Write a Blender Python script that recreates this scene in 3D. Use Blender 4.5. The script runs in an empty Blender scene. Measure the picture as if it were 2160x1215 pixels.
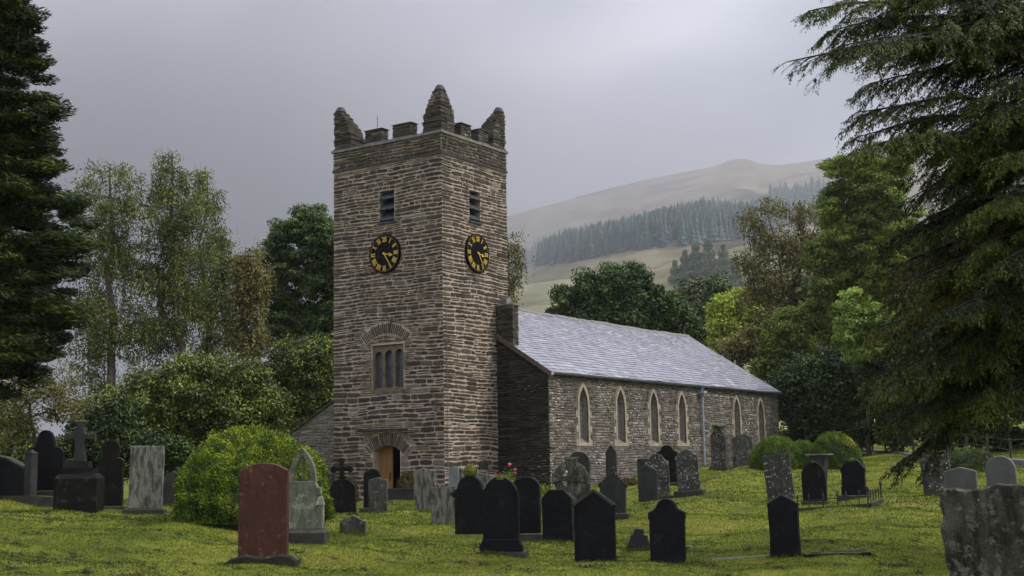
import bpy, bmesh, math, random
import numpy as np
from mathutils import Vector, Matrix
from mathutils.geometry import tessellate_polygon
rng = np.random.default_rng(7)
random.seed(7)
sc = bpy.context.scene
# ------------------------------------------------------------------ camera
CAM = np.array([-37.495, -28.417, 1.751])
FW = np.array([0.8211, 0.5543, 0.1364]); RT = np.array([0.5615, -0.8273, -0.0178]); 
FW /= np.linalg.norm(FW); RT -= FW*(RT@FW); RT /= np.linalg.norm(RT); UP = np.cross(RT, FW)
FPX = 2689.06                      # focal length in photograph pixels (frame 2160 wide)
cam = bpy.data.cameras.new('camera'); co = bpy.data.objects.new('camera', cam)
sc.collection.objects.link(co); sc.camera = co
co.matrix_world = Matrix(((RT[0], UP[0], -FW[0], CAM[0]), (RT[1], UP[1], -FW[1], CAM[1]), (RT[2], UP[2], -FW[2], CAM[2]), (0, 0, 0, 1)))
cam.sensor_width = 36; cam.lens = FPX/2160*36; cam.clip_start = .1; cam.clip_end = 20000
# ------------------------------------------------------------------ light
SUN_EL, SUN_AZ = 48, -62           # degrees; azimuth measured from +x (east) towards +y (north)
w = bpy.data.worlds.new('World'); sc.world = w; w.use_nodes = True
nt = w.node_tree; nd = nt.nodes; lk = nt.links; nd.clear()
def wn(t, **k):
    n = nd.new(t)
    for a, b in k.items(): setattr(n, a, b)
    return n
def wmath(op, a, b=None, c=None, clamp=False):
    n = wn('ShaderNodeMath', operation=op); n.use_clamp = clamp
    for i, v in enumerate((a, b, c)):
        if v is None: continue
        if isinstance(v, (int, float)): n.inputs[i].default_value = v
        else: lk.new(v, n.inputs[i])
    return n.outputs[0]
sky = wn('ShaderNodeTexSky', sky_type='NISHITA'); sky.sun_disc = False
sky.sun_elevation = math.radians(SUN_EL); sky.sun_rotation = math.radians(90-SUN_AZ)
tc = wn('ShaderNodeTexCoord'); sep = wn('ShaderNodeSeparateXYZ'); lk.new(tc.outputs['Generated'], sep.inputs[0])
zz = wmath('MAXIMUM', sep.outputs[2], 0.0)
den = wmath('ADD', zz, .32)
cx = wmath('DIVIDE', sep.outputs[0], den); cy = wmath('DIVIDE', sep.outputs[1], den)
cmb = wn('ShaderNodeCombineXYZ'); lk.new(cx, cmb.inputs[0]); lk.new(cy, cmb.inputs[1])
n1 = wn('ShaderNodeTexNoise'); n1.inputs['Scale'].default_value = 1.7; n1.inputs['Detail'].default_value = 5; n1.inputs['Roughness'].default_value = .42
n1.inputs['Distortion'].default_value = .25
mp = wn('ShaderNodeMapping'); lk.new(cmb.outputs[0], mp.inputs[0]); lk.new(mp.outputs[0], n1.inputs['Vector'])
mp.inputs['Location'].default_value = (3.1, 1.7, 0)
mp.inputs['Rotation'].default_value = (0, 0, math.radians(34)); mp.inputs['Scale'].default_value = (1.15, .85, 1)
rmp = wn('ShaderNodeValToRGB'); lk.new(n1.outputs['Fac'], rmp.inputs[0])
e = rmp.color_ramp.elements
e[0].position = .33; e[0].color = (.205, .22, .255, 1)
e[1].position = .66; e[1].color = (.64, .65, .70, 1)
m = e.new(.5); m.color = (.385, .395, .45, 1)
hz = wn('ShaderNodeMapRange'); hz.interpolation_type = 'SMOOTHSTEP'; lk.new(zz, hz.inputs[0])
hz.inputs[1].default_value = .02; hz.inputs[2].default_value = .22; hz.inputs[3].default_value = .6; hz.inputs[4].default_value = 0
mixh = wn('ShaderNodeMixRGB'); lk.new(hz.outputs[0], mixh.inputs[0]); lk.new(rmp.outputs[0], mixh.inputs[1]); mixh.inputs[2].default_value = (.40, .405, .45, 1)
br = wn('ShaderNodeMapRange'); br.interpolation_type = 'SMOOTHSTEP'; lk.new(zz, br.inputs[0])
br.inputs[1].default_value = .38; br.inputs[2].default_value = .85; br.inputs[3].default_value = 1; br.inputs[4].default_value = 2.6
mul = wn('ShaderNodeVectorMath', operation='SCALE'); lk.new(mixh.outputs[0], mul.inputs[0]); lk.new(br.outputs[0], mul.inputs['Scale'])
mul2 = wn('ShaderNodeVectorMath', operation='SCALE'); lk.new(mul.outputs[0], mul2.inputs[0]); mul2.inputs['Scale'].default_value = 10.4
mixs = wn('ShaderNodeMixRGB'); mixs.inputs[0].default_value = .93; lk.new(sky.outputs[0], mixs.inputs[1]); lk.new(mul2.outputs[0], mixs.inputs[2])
bg = wn('ShaderNodeBackground'); bg.inputs['Strength'].default_value = .10; lk.new(mixs.outputs[0], bg.inputs[0])
out = wn('ShaderNodeOutputWorld'); lk.new(bg.outputs[0], out.inputs[0])
sl = bpy.data.lights.new('sun', 'SUN'); sl.energy = 1.5; sl.angle = math.radians(14); sl.color = (1, .95, .87)
so = bpy.data.objects.new('sun', sl); sc.collection.objects.link(so)
el, az = math.radians(SUN_EL), math.radians(SUN_AZ)
sd = Vector((math.cos(el)*math.cos(az), math.cos(el)*math.sin(az), math.sin(el)))
so.rotation_euler = sd.to_track_quat('Z', 'Y').to_euler(); so.location = (0, -20, 40)
sc.view_settings.view_transform = 'Standard'; sc.view_settings.look = 'None'; sc.view_settings.exposure = 0.82; sc.view_settings.gamma = 1
sc.cycles.use_denoising = True; sc.cycles.max_bounces = 5; sc.cycles.diffuse_bounces = 3; sc.cycles.glossy_bounces = 2
sc.cycles.transmission_bounces = 3; sc.cycles.transparent_max_bounces = 4; sc.cycles.volume_bounces = 0
sc.cycles.use_adaptive_sampling = True; sc.cycles.adaptive_threshold = .02
# ------------------------------------------------------------------ helpers
def ray(x, y): return FW + RT*(x-1080)/FPX - UP*(y-607.5)/FPX
def at(x, y, d): return CAM + ray(x, y)*d      # a point of the photograph's field at a given distance
COL = sc.collection
def tag(o, label=None, cat=None, group=None, kind=None):
    if label: o['label'] = label
    if cat: o['category'] = cat
    if group: o['group'] = group
    if kind: o['kind'] = kind
    return o
def empty(name, loc, label, cat, group=None, rz=0):
    o = bpy.data.objects.new(name, None); COL.objects.link(o); o.location = tuple(float(a) for a in loc); o.rotation_euler = (0, 0, rz)
    o.empty_display_size = .3
    return tag(o, label, cat, group)
def link(name, me, mats, parent=None):
    o = bpy.data.objects.new(name, me); COL.objects.link(o)
    for m_ in (mats if isinstance(mats, (list, tuple)) else [mats]): me.materials.append(m_)
    if parent is not None: o.parent = parent
    return o
class MB:
    """collects faces, builds one mesh object"""
    def __init__(s): s.v = []; s.f = []; s.m = []; s.t = []
    def add(s, vs, fs, mat=0, tint=None):
        b = len(s.v); s.v.extend([tuple(float(c) for c in p) for p in vs])
        t = random.random() if tint is None else tint
        for f in fs: s.f.append(tuple(i+b for i in f)); s.m.append(mat); s.t.append(t)
    def box(s, a, b, mat=0, tint=None, M=None, top=None):
        (x0, y0, z0), (x1, y1, z1) = a, b
        if top is None: tp = (x0, y0, x1, y1)
        else: tp = top
        vs = [(x0,y0,z0),(x1,y0,z0),(x1,y1,z0),(x0,y1,z0),(tp[0],tp[1],z1),(tp[2],tp[1],z1),(tp[2],tp[3],z1),(tp[0],tp[3],z1)]
        if M is not None: vs = [tuple(M @ Vector(p)) for p in vs]
        s.add(vs, [(0,3,2,1),(4,5,6,7),(0,1,5,4),(1,2,6,5),(2,3,7,6),(3,0,4,7)], mat, tint)
    def tube(s, pts, r, n=6, mat=0, tint=None, cap=True):
        pts = [np.asarray(p, float) for p in pts]; k = len(pts)
        rr = [r]*k if isinstance(r, (int, float)) else r
        vs = []; prev = None
        for i, p in enumerate(pts):
            d = pts[min(i+1, k-1)] - pts[max(i-1, 0)]; d /= (np.linalg.norm(d)+1e-9)
            a = np.cross(d, (0, 0, 1.)) if abs(d[2]) < .9 else np.cross(d, (1., 0, 0))
            if prev is not None:
                a = prev - d*(prev@d)
            a /= (np.linalg.norm(a)+1e-9); prev = a; b = np.cross(d, a)
            for j in range(n):
                t = 2*math.pi*j/n; vs.append(p + rr[i]*(a*math.cos(t)+b*math.sin(t)))
        fs = [(i*n+j, i*n+(j+1) % n, (i+1)*n+(j+1) % n, (i+1)*n+j) for i in range(k-1) for j in range(n)]
        if cap: fs += [tuple(range(n))[::-1], tuple((k-1)*n+j for j in range(n))]
        s.add(vs, fs, mat, tint)
    def build(s, name, mats, parent=None, origin=None, smooth=False, bevel=None):
        o_ = np.array(origin if origin is not None else ((0, 0, 0) if parent is None else root_loc(parent)), float)
        v = np.array(s.v, float) - o_
        me = bpy.data.meshes.new(name); me.from_pydata(v.tolist(), [], s.f)
        me.polygons.foreach_set('material_index', s.m)
        at_ = me.attributes.new('tint', 'FLOAT', 'FACE'); at_.data.foreach_set('value', s.t)
        if smooth: me.polygons.foreach_set('use_smooth', [True]*len(s.f))
        me.update()
        ob = link(name, me, mats, parent)
        if parent is None: ob.location = tuple(o_)
        if bevel:
            bm = bmesh.new(); bm.from_mesh(me); bmesh.ops.remove_doubles(bm, verts=bm.verts, dist=1e-4)
            es = [e_ for e_ in bm.edges if len(e_.link_faces) == 2 and e_.calc_face_angle(0) > .5]
            bmesh.ops.bevel(bm, geom=es, offset=bevel, segments=1, affect='EDGES', clamp_overlap=True)
            bm.to_mesh(me); bm.free()
        return ob
def root_loc(p):
    l = np.zeros(3)
    while p is not None: l += np.array(p.location); p = p.parent
    return l
def npmesh(name, V, F, tint=None, smooth=False):
    """V (n,3), F (m,k) -> mesh"""
    me = bpy.data.meshes.new(name); k = F.shape[1]
    me.vertices.add(len(V)); me.vertices.foreach_set('co', np.asarray(V, np.float32).ravel())
    me.loops.add(F.size); me.loops.foreach_set('vertex_index', F.astype(np.int32).ravel())
    me.polygons.add(len(F)); me.polygons.foreach_set('loop_start', np.arange(0, F.size, k, dtype=np.int32))
    if smooth: me.polygons.foreach_set('use_smooth', np.ones(len(F), bool))
    me.update(calc_edges=True)
    if tint is not None:
        a = me.attributes.new('tint', 'FLOAT', 'FACE'); a.data.foreach_set('value', np.asarray(tint, np.float32))
    return me
def unit(a): return a/(np.linalg.norm(a, axis=-1, keepdims=True)+1e-9)
# ------------------------------------------------------------------ materials
class NM:
    def __init__(s, name):
        s.mat = bpy.data.materials.new(name); s.mat.use_nodes = True; s.t = s.mat.node_tree; s.n = s.t.nodes; s.l = s.t.links
        s.b = s.n['Principled BSDF']; s.tc = s.n.new('ShaderNodeTexCoord')
        s.b.inputs['Specular IOR Level'].default_value = .3
    def link(s, a, b): s.l.new(a, b)
    def set(s, sock, v):
        if isinstance(v, (int, float, tuple)): sock.default_value = v if not isinstance(v, tuple) or len(v) != 3 else (*v, 1)
        else: s.l.new(v, sock)
    def coords(s, scale=(1, 1, 1), rnd=True, src='Object'):
        m_ = s.n.new('ShaderNodeMapping'); m_.inputs['Scale'].default_value = scale; s.link(s.tc.outputs[src], m_.inputs[0])
        if rnd:
            oi = s.n.new('ShaderNodeObjectInfo'); v = s.n.new('ShaderNodeVectorMath'); v.operation = 'SCALE'
            c = s.n.new('ShaderNodeCombineXYZ')
            for i in range(3): s.link(oi.outputs['Random'], c.inputs[i])
            s.link(c.outputs[0], v.inputs[0]); v.inputs['Scale'].default_value = 37.0
            s.link(v.outputs[0], m_.inputs['Location'])
        return m_.outputs[0]
    def noise(s, vec, scale=5, detail=4, rough=.55, dist=0):
        n_ = s.n.new('ShaderNodeTexNoise'); s.link(vec, n_.inputs['Vector']); n_.inputs['Scale'].default_value = scale
        n_.inputs['Detail'].default_value = detail; n_.inputs['Roughness'].default_value = rough; n_.inputs['Distortion'].default_value = dist
        return n_.outputs['Fac']
    def ramp(s, fac, stops, interp='LINEAR'):
        r = s.n.new('ShaderNodeValToRGB'); s.link(fac, r.inputs[0]); r.color_ramp.interpolation = interp
        el_ = r.color_ramp.elements
        while len(el_) < len(stops): el_.new(.5)
        for e_, (p, c) in zip(el_, stops):
            e_.position = p; e_.color = (c, c, c, 1) if isinstance(c, (int, float)) else (*c, 1)
        return r.outputs[0]
    def mix(s, fac, a, b, mode='MIX'):
        m_ = s.n.new('ShaderNodeMixRGB'); m_.blend_type = mode
        s.set(m_.inputs[0], fac); s.set(m_.inputs[1], a); s.set(m_.inputs[2], b); return m_.outputs[0]
    def math(s, op, a, b=0, clamp=False):
        m_ = s.n.new('ShaderNodeMath'); m_.operation = op; m_.use_clamp = clamp; s.set(m_.inputs[0], a); s.set(m_.inputs[1], b); return m_.outputs[0]
    def attr(s, name='tint'):
        a = s.n.new('ShaderNodeAttribute'); a.attribute_name = name; return a.outputs['Fac']
    def bump(s, h, strength=.5, dist=.02):
        b_ = s.n.new('ShaderNodeBump'); s.link(h, b_.inputs['Height']); b_.inputs['Strength'].default_value = strength; b_.inputs['Distance'].default_value = dist
        s.link(b_.outputs[0], s.b.inputs['Normal']); return b_
    def color(s, c): s.set(s.b.inputs['Base Color'], c)
    def rough(s, r): s.set(s.b.inputs['Roughness'], r)
    def normz(s):
        g = s.n.new('ShaderNodeNewGeometry'); p = s.n.new('ShaderNodeSeparateXYZ'); s.link(g.outputs['Normal'], p.inputs[0]); return p.outputs[2]
def plain(name, c, r=.6, var=.25, scale=6, bump=.2):
    m_ = NM(name); v = m_.coords(); f = m_.noise(v, scale, 5)
    m_.color(m_.ramp(f, [(.3, tuple(a*(1-var) for a in c)), (.7, tuple(min(1, a*(1+var)) for a in c))])); m_.rough(r)
    if bump: m_.bump(f, bump, .01)
    return m_.mat
def rubble_mat(name, stops, lichen=0., lichen_col=(.5, .5, .45), damp=(.05, .05, .035), lscale=5, moss=0.):
    m_ = NM(name); v = m_.coords(rnd=False); vs = m_.coords((1, 1, 3.2), rnd=False)
    c = m_.ramp(m_.attr(), stops)
    f = m_.noise(vs, 9, 5, .6); c = m_.mix(.55, c, m_.ramp(f, [(.28, .35), (.72, 1.75)]), 'MULTIPLY')
    big = m_.noise(v, .55, 3); c = m_.mix(.5, c, m_.ramp(big, [(.35, .62), (.65, 1.3)]), 'MULTIPLY')
    if moss:
        g = m_.noise(v, .8, 4); c = m_.mix(m_.math('MULTIPLY', m_.ramp(g, [(.5, 0.), (.62, 1.)]), moss), c, damp)
    if lichen:
        l = m_.noise(vs, lscale, 6, .68); region = m_.noise(v, .45, 2)
        th = m_.math('ADD', l, m_.math('MULTIPLY', m_.math('SUBTRACT', region, .5), .35))
        c = m_.mix(m_.ramp(th, [(.68-lichen, 0.), (.72-lichen, 1.)]), c, lichen_col)
    m_.color(c); m_.rough(.72); m_.bump(f, .6, .02)
    return m_.mat
def mortar_mat(name, c, d):
    m_ = NM(name); v = m_.coords(rnd=False); f = m_.noise(v, 3, 5, .6); f2 = m_.noise(v, 40, 3)
    cc = m_.ramp(f, [(.3, d), (.65, c)]); m_.color(m_.mix(.4, cc, m_.ramp(f2, [(.3, .6), (.7, 1.3)]), 'MULTIPLY')); m_.rough(.9); m_.bump(f2, .5, .012)
    return m_.mat
def grave_mat(name, c0, c1, spots=0., spot_col=(.42, .43, .36), streak=0., rough=.5, moss=.0, patch=0., patch_col=(.3, .3, .26), spec=.25, ps=5.5, bmp=.5):
    m_ = NM(name); v = m_.coords(); vs = m_.coords((1, 1, .22))
    f = m_.noise(v, 4, 6, .6); c = m_.ramp(f, [(.3, c0), (.7, c1)])
    if streak:
        s_ = m_.noise(vs, 13, 4, .6); c = m_.mix(m_.math('MULTIPLY', m_.ramp(s_, [(.45, 0.), (.6, 1.)]), streak), c, tuple(a*.25 for a in c0))
    if patch:
        p_ = m_.noise(v, ps, 6, .7); c = m_.mix(m_.ramp(p_, [(.62-patch*.3, 0.), (.68-patch*.3, .8)]), c, patch_col)
    if spots:
        vo = m_.n.new('ShaderNodeTexVoronoi'); m_.link(v, vo.inputs['Vector']); vo.inputs['Scale'].default_value = 17; vo.inputs['Randomness'].default_value = 1
        wob = m_.noise(v, 22, 3); sel = m_.n.new('ShaderNodeSeparateColor'); m_.link(vo.outputs['Color'], sel.inputs[0])
        d_ = m_.math('ADD', vo.outputs['Distance'], m_.math('MULTIPLY', m_.math('SUBTRACT', wob, .5), .35))
        rad = m_.math('MULTIPLY', m_.math('SUBTRACT', sel.outputs[0], 1-spots), .55/max(spots, .05)*spots+.25)
        sp = m_.math('LESS_THAN', d_, rad); c = m_.mix(m_.math('MULTIPLY', sp, .85), c, spot_col)
    if moss:
        g = m_.noise(v, 6, 4); k = m_.math('ADD', m_.math('MULTIPLY', m_.normz(), .45), g)
        c = m_.mix(m_.math('MULTIPLY', m_.ramp(k, [(.90, 0.), (1.0, 1.)]), moss), c, (.085, .10, .015))
    m_.color(c); m_.rough(rough); m_.b.inputs['Specular IOR Level'].default_value = spec; m_.bump(m_.noise(v, 18, 6, .65), bmp, .02)
    return m_.mat
def leaf_mat(name, stops, trans=.25, rough=.55, spec=.25):
    m_ = NM(name); c = m_.ramp(m_.attr(), stops); v = m_.coords(rnd=False)
    c = m_.mix(.45, c, m_.ramp(m_.noise(v, .9, 3), [(.3, .6), (.7, 1.4)]), 'MULTIPLY')
    m_.color(c); m_.rough(rough); m_.b.inputs['Specular IOR Level'].default_value = spec
    if trans:
        t_ = m_.n.new('ShaderNodeBsdfTranslucent'); m_.link(m_.mix(1., c, (1.15, 1.25, .6), 'MULTIPLY'), t_.inputs[0])
        x = m_.n.new('ShaderNodeMixShader'); x.inputs[0].default_value = trans
        m_.link(m_.b.outputs[0], x.inputs[1]); m_.link(t_.outputs[0], x.inputs[2]); m_.link(x.outputs[0], m_.n['Material Output'].inputs[0])
    return m_.mat
M = {}
M['tower_stone'] = rubble_mat('tower_stone', [(0, (0.0254, 0.0203, 0.0163)), (0.35, (0.047, 0.0348, 0.0265)), (0.6, (0.0685, 0.0503, 0.0368)), (0.8, (0.0588, 0.0522, 0.0342)), (0.93, (0.0979, 0.0794, 0.0582)), (1, (0.235, 0.2128, 0.1712))], lichen=.0, moss=.35)
M['tower_mortar'] = mortar_mat('tower_mortar', (.485, .39, .315), (.28, .215, .17))
M['nave_stone'] = rubble_mat('nave_stone', [(0, (.055, .048, .042)), (.5, (.115, .098, .082)), (.8, (.15, .13, .105)), (1, (.24, .22, .19))], lichen=.082, lichen_col=(.68, .66, .62), lscale=4.2)
M['nave_mortar'] = mortar_mat('nave_mortar', (.20, .17, .14), (.12, .10, .08))
M['gable_stone'] = rubble_mat('gable_stone', [(0, (.02, .017, .015)), (.5, (.038, .032, .028)), (1, (.065, .055, .048))], lichen=.035, lichen_col=(.30, .30, .22), lscale=4)  # dark slates, with west wall shade painted into stone and mortar tones
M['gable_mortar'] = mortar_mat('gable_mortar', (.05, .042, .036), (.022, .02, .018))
M['lean_stone'] = rubble_mat('lean_stone', [(0, (.07, .06, .05)), (.5, (.13, .115, .095)), (1, (.24, .22, .18))], lichen=.02)
M['lean_mortar'] = mortar_mat('lean_mortar', (.25, .22, .17), (.15, .13, .10))
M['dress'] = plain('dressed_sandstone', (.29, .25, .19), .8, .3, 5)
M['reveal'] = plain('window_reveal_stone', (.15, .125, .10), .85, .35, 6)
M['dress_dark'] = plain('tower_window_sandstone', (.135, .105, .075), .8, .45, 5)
M['coping'] = plain('coping_slate', (.16, .15, .14), .6, .35, 7)
M['dark_slab'] = plain('dark_slate_slab', (.035, .033, .032), .5, .4, 8)
M['louvre'] = plain('louvre_slate', (.035, .04, .052), .45, .3, 8)
M['void'] = plain('dark_interior_lining', (.03, .028, .025), .9, .2, 3)
M['glass'] = NM('leaded_glass'); M['glass'].color((.10, .107, .12)); M['glass'].rough(.22); M['glass'].b.inputs['Specular IOR Level'].default_value = .7; M['glass'].bump(M['glass'].noise(M['glass'].coords(), 9, 2), .3, .01); M['glass'] = M['glass'].mat
M['lead'] = plain('lead_came', (.02, .02, .022), .5, .2, 8)
M['iron'] = plain('wrought_iron', (.02, .018, .016), .6, .3, 20)
M['gutter'] = plain('grey_painted_gutter', (.27, .31, .37), .4, .15, 5, .05)
M['gutter_dark'] = plain('dark_gutter', (.07, .075, .085), .4, .2, 5, .05)
M['clock_black'] = plain('clock_black_paint', (.002, .002, .004), .5, .2, 3, .02)
M['clock_black'].node_tree.nodes['Principled BSDF'].inputs['Specular IOR Level'].default_value = .08
M['gold'] = NM('gold_leaf'); M['gold'].color((.66, .42, .07)); M['gold'].rough(.4); M['gold'].b.inputs['Metallic'].default_value = .25; M['gold'] = M['gold'].mat
def wood_mat(name, a, b):
    m_ = NM(name); v = m_.coords((9, 9, .6)); f = m_.noise(v, 3, 5, .6, .6); m_.color(m_.ramp(f, [(.3, a), (.7, b)])); m_.rough(.6); m_.bump(f, .3, .01); return m_.mat
M['wood'] = wood_mat('oak_door', (.17, .085, .028), (.33, .18, .07))
M['verge'] = plain('verge_board', (.10, .07, .05), .7, .3, 6)
def slate_mat():
    m_ = NM('wet_roof_slate'); c = m_.ramp(m_.attr(), [(0, (.17, .17, .205)), (.15, (.205, .208, .25)), (.85, (.27, .27, .315)), (1, (.40, .375, .39))])
    v = m_.coords(rnd=False); f = m_.noise(v, 7, 5, .6); c = m_.mix(.5, c, m_.ramp(f, [(.3, .65), (.7, 1.3)]), 'MULTIPLY')
    m_.color(c); m_.rough(m_.ramp(f, [(.3, .26), (.7, .48)])); m_.b.inputs['Specular IOR Level'].default_value = .9; m_.bump(f, .35, .012); return m_.mat
M['slate'] = slate_mat()
# gravestones
M['g_black'] = grave_mat('black_slate_stone', (.0022, .0022, .0027), (.0085, .0088, .0115), spots=.05, spot_col=(.05, .05, .045), rough=.55, patch=.16, patch_col=(.016, .017, .023), moss=.8, spec=.14, ps=3.2)  # patch colour paints a faint bluish sheen on the black faces
M['g_black2'] = grave_mat('sooty_stone', (.004, .0037, .0033), (.012, .011, .0095), spots=.10, spot_col=(.11, .11, .09), rough=.7, patch=.1, patch_col=(.04, .04, .033), moss=1., spec=.12)
M['g_grey'] = grave_mat('lichened_grey_stone', (.045, .045, .036), (.10, .098, .078), spots=.28, spot_col=(.30, .30, .25), streak=.6, rough=.75, patch=.25, patch_col=(.17, .17, .14), moss=.8)
M['g_pale'] = grave_mat('pale_lichened_stone', (.12, .12, .098), (.22, .215, .18), spots=.15, spot_col=(.33, .33, .27), streak=.85, rough=.8, patch=.18, patch_col=(.06, .06, .045), moss=.6)
M['g_spot'] = grave_mat('spotted_lichen_stone', (.03, .029, .026), (.065, .062, .052), spots=.55, spot_col=(.42, .42, .38), streak=.4, rough=.7, patch=.22, patch_col=(.13, .13, .11), moss=.9)
M['g_green'] = grave_mat('green_sandstone', (.10, .11, .082), (.17, .18, .13), spots=.3, spot_col=(.36, .38, .30), streak=.45, rough=.8, patch=.2, patch_col=(.27, .28, .2), moss=.9)
M['g_red'] = grave_mat('red_granite', (.055, .018, .011), (.082, .028, .018), spots=.10, spot_col=(.26, .23, .20), streak=.35, rough=.55, patch=.07, patch_col=(.15, .09, .07), moss=.3, ps=7)
M['g_mid'] = grave_mat('dark_grey_slate_stone', (.017, .017, .017), (.038, .038, .037), spots=.08, spot_col=(.16, .16, .14), streak=.3, rough=.6, moss=.8)
M['g_blue'] = grave_mat('blue_grey_slate_stone', (.12, .14, .15), (.19, .21, .22), rough=.6, streak=.2, moss=.2)
M['g_light'] = grave_mat('light_grey_granite', (.085, .086, .086), (.125, .126, .125), spots=.05, spot_col=(.03, .03, .03), rough=.5, moss=.1)
M['g_base'] = grave_mat('mossy_plinth_stone', (.022, .022, .017), (.055, .053, .042), spots=.15, spot_col=(.17, .17, .14), rough=.8, moss=1.)
M['g_fore'] = grave_mat('rough_foreground_stone', (.022, .020, .016), (.085, .08, .065), spots=.2, spot_col=(.28, .28, .25), streak=.75, rough=.9, patch=.30, patch_col=(.13, .125, .105), moss=.3, ps=14, bmp=1.0)
M['g_rough'] = grave_mat('dark_mossy_rough_stone', (.014, .014, .010), (.034, .032, .022), spots=.1, spot_col=(.12, .12, .09), rough=.9, moss=1., bmp=1.)
M['moss'] = plain('moss', (.085, .10, .012), .9, .5, 14, .6)
M['bark'] = plain('bark', (.05, .04, .03), .85, .4, 9, .6)
M['dark_bark'] = plain('dark_bark', (.016, .013, .010), .9, .4, 9, .6)
M['birch_bark'] = plain('birch_bark', (.10, .08, .06), .8, .6, 5, .4)
M['pale_bark'] = plain('weathered_bark', (.075, .06, .045), .85, .4, 9, .6)
# ------------------------------------------------------------------ terrain
SG=np.array([(-23.31,-18.76,0.28),(-24.47,-15.77,0.28),(-27.26,-15.31,0.49),(-28.83,-15.72,0.63),(-21.84,-20.93,0.24),(-21.25,-23.26,0.27),(-16.87,0.73,1.07),(-19.34,-4.56,0.84),(-18.50,-5.81,0.81),(-17.64,-3.46,0.79),(-19.74,-9.32,0.59),(-23.55,-14.44,0.27),(-20.55,-12.42,0.47),(-16.71,-10.15,0.33),(-10.96,-6.05,0.38),(-12.64,-6.29,0.48),(-0.18,2.34,0.41),(-9.44,-6.52,0.49),(-13.98,-10.58,0.36),(-16.11,-12.82,0.23),(-19.88,-16.26,0.30),(-16.67,-14.70,0.28),(-17.66,-15.94,0.26),(-20.51,-18.39,0.27),(-10.97,-13.26,0.39),(-5.15,-11.09,0.58),(-2.70,-10.23,0.65),(-2.67,-11.17,0.62),(1.46,-8.36,0.99),(10.72,-5.92,1.33),(11.29,-6.75,1.29),(-18.18,-17.86,0.19),(-20.43,-19.58,0.23),(-18.71,-20.70,0.25),(-4.96,-15.03,0.74),(-6.39,-16.49,0.61),(-5.83,-17.31,0.62),(-7.38,-18.61,0.56),(-5.71,-19.34,0.78),(-11.51,-21.48,0.42),(-8.97,-21.65,0.52),(4.42,-11.04,1.41),(5.55,-12.70,1.37),(17.85,-11.12,1.51),(35.65,-6.94,2.05),(33.69,-4.06,2.14),(0.00,0.00,0.45),(0.00,5.40,0.42),(3.50,-2.40,0.62),(8.50,-2.40,0.95),(16.90,-2.40,1.43),(25.80,-2.40,1.55),(3.50,9.00,0.60),(3.50,13.00,0.60),(26.00,10.00,1.50),(12.00,10.00,1.00),(-7.49,23.54,0.00),(-27.14,10.22,0.50),(-37.49,31.58,0.30),(26.78,48.19,0.00),(37.12,21.91,2.00),(56.47,5.78,4.00),(31.44,-16.26,2.50),(22.51,-28.42,1.50),(0.09,-42.10,0.80),(-24.99,-50.07,0.10),(-49.99,-50.07,0.00),(-67.49,-28.42,0.00),(-52.49,-2.44,0.40),(37.51,101.49,0.00),(86.86,55.46,4.00),(92.51,-28.42,6.00),(2.51,-97.70,0.00),(-137.49,-28.42,-2.00),(-71.70,65.55,0.00),(-28.76,-26.24,0.15),(-33.35,-25.62,0.13),(-32.20,-21.14,0.40)])
def _tps_fit(P, lam=.02):
    n = len(P); X = P[:, :2]/10; r = np.linalg.norm(X[:, None]-X[None], axis=2)
    K = np.where(r > 0, r*r*np.log(r+1e-12), 0)+lam*np.eye(n); A = np.zeros((n+3, n+3)); A[:n, :n] = K; A[:n, n] = 1; A[:n, n+1:] = X; A[n, :n] = 1; A[n+1:, :n] = X.T
    return np.linalg.solve(A, np.r_[P[:, 2], 0, 0, 0])
TW = _tps_fit(SG)
_wv = [(rng.uniform(0, 2*math.pi), 2*math.pi/l, rng.uniform(0, 6.28), a) for l, a in ((5.5, .035), (4.1, .03), (2.7, .022), (1.9, .016), (1.2, .010), (.8, .007), (.55, .005)) for _ in range(2)]
_hw = [(rng.uniform(0, 2*math.pi), 2*math.pi/l, rng.uniform(0, 6.28), a) for l, a in ((420, 5), (260, 4), (150, 2.6), (90, 1.5), (55, .9), (33, .6), (19, .35)) for _ in range(3)]
RIDGE = [(-400, 985), (300, 960), (620, 760), (700, 640), (900, 530), (1070, 463), (1160, 440), (1300, 404), (1400, 380), (1470, 362), (1515, 352), (1538, 341), (1560, 336), (1582, 338), (1600, 345), (1640, 350), (1700, 343), (1745, 335), (1900, 325), (2160, 300), (2700, 330), (4200, 700)]
_ra = []
for x_, y_ in RIDGE:
    r_ = ray(x_, y_); _ra.append((math.atan2(r_[1], r_[0]), r_[2]/math.hypot(r_[0], r_[1])))
_ra.sort(); RA = np.array([a for a, b in _ra]); RT_ = np.array([b for a, b in _ra])
RD = 1000.0
def small(x, y, near=True):
    z = np.zeros_like(x)
    for a, k, p, m_ in _wv: z += m_*np.sin(k*(x*math.cos(a)+y*math.sin(a))+p)
    return z
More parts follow.
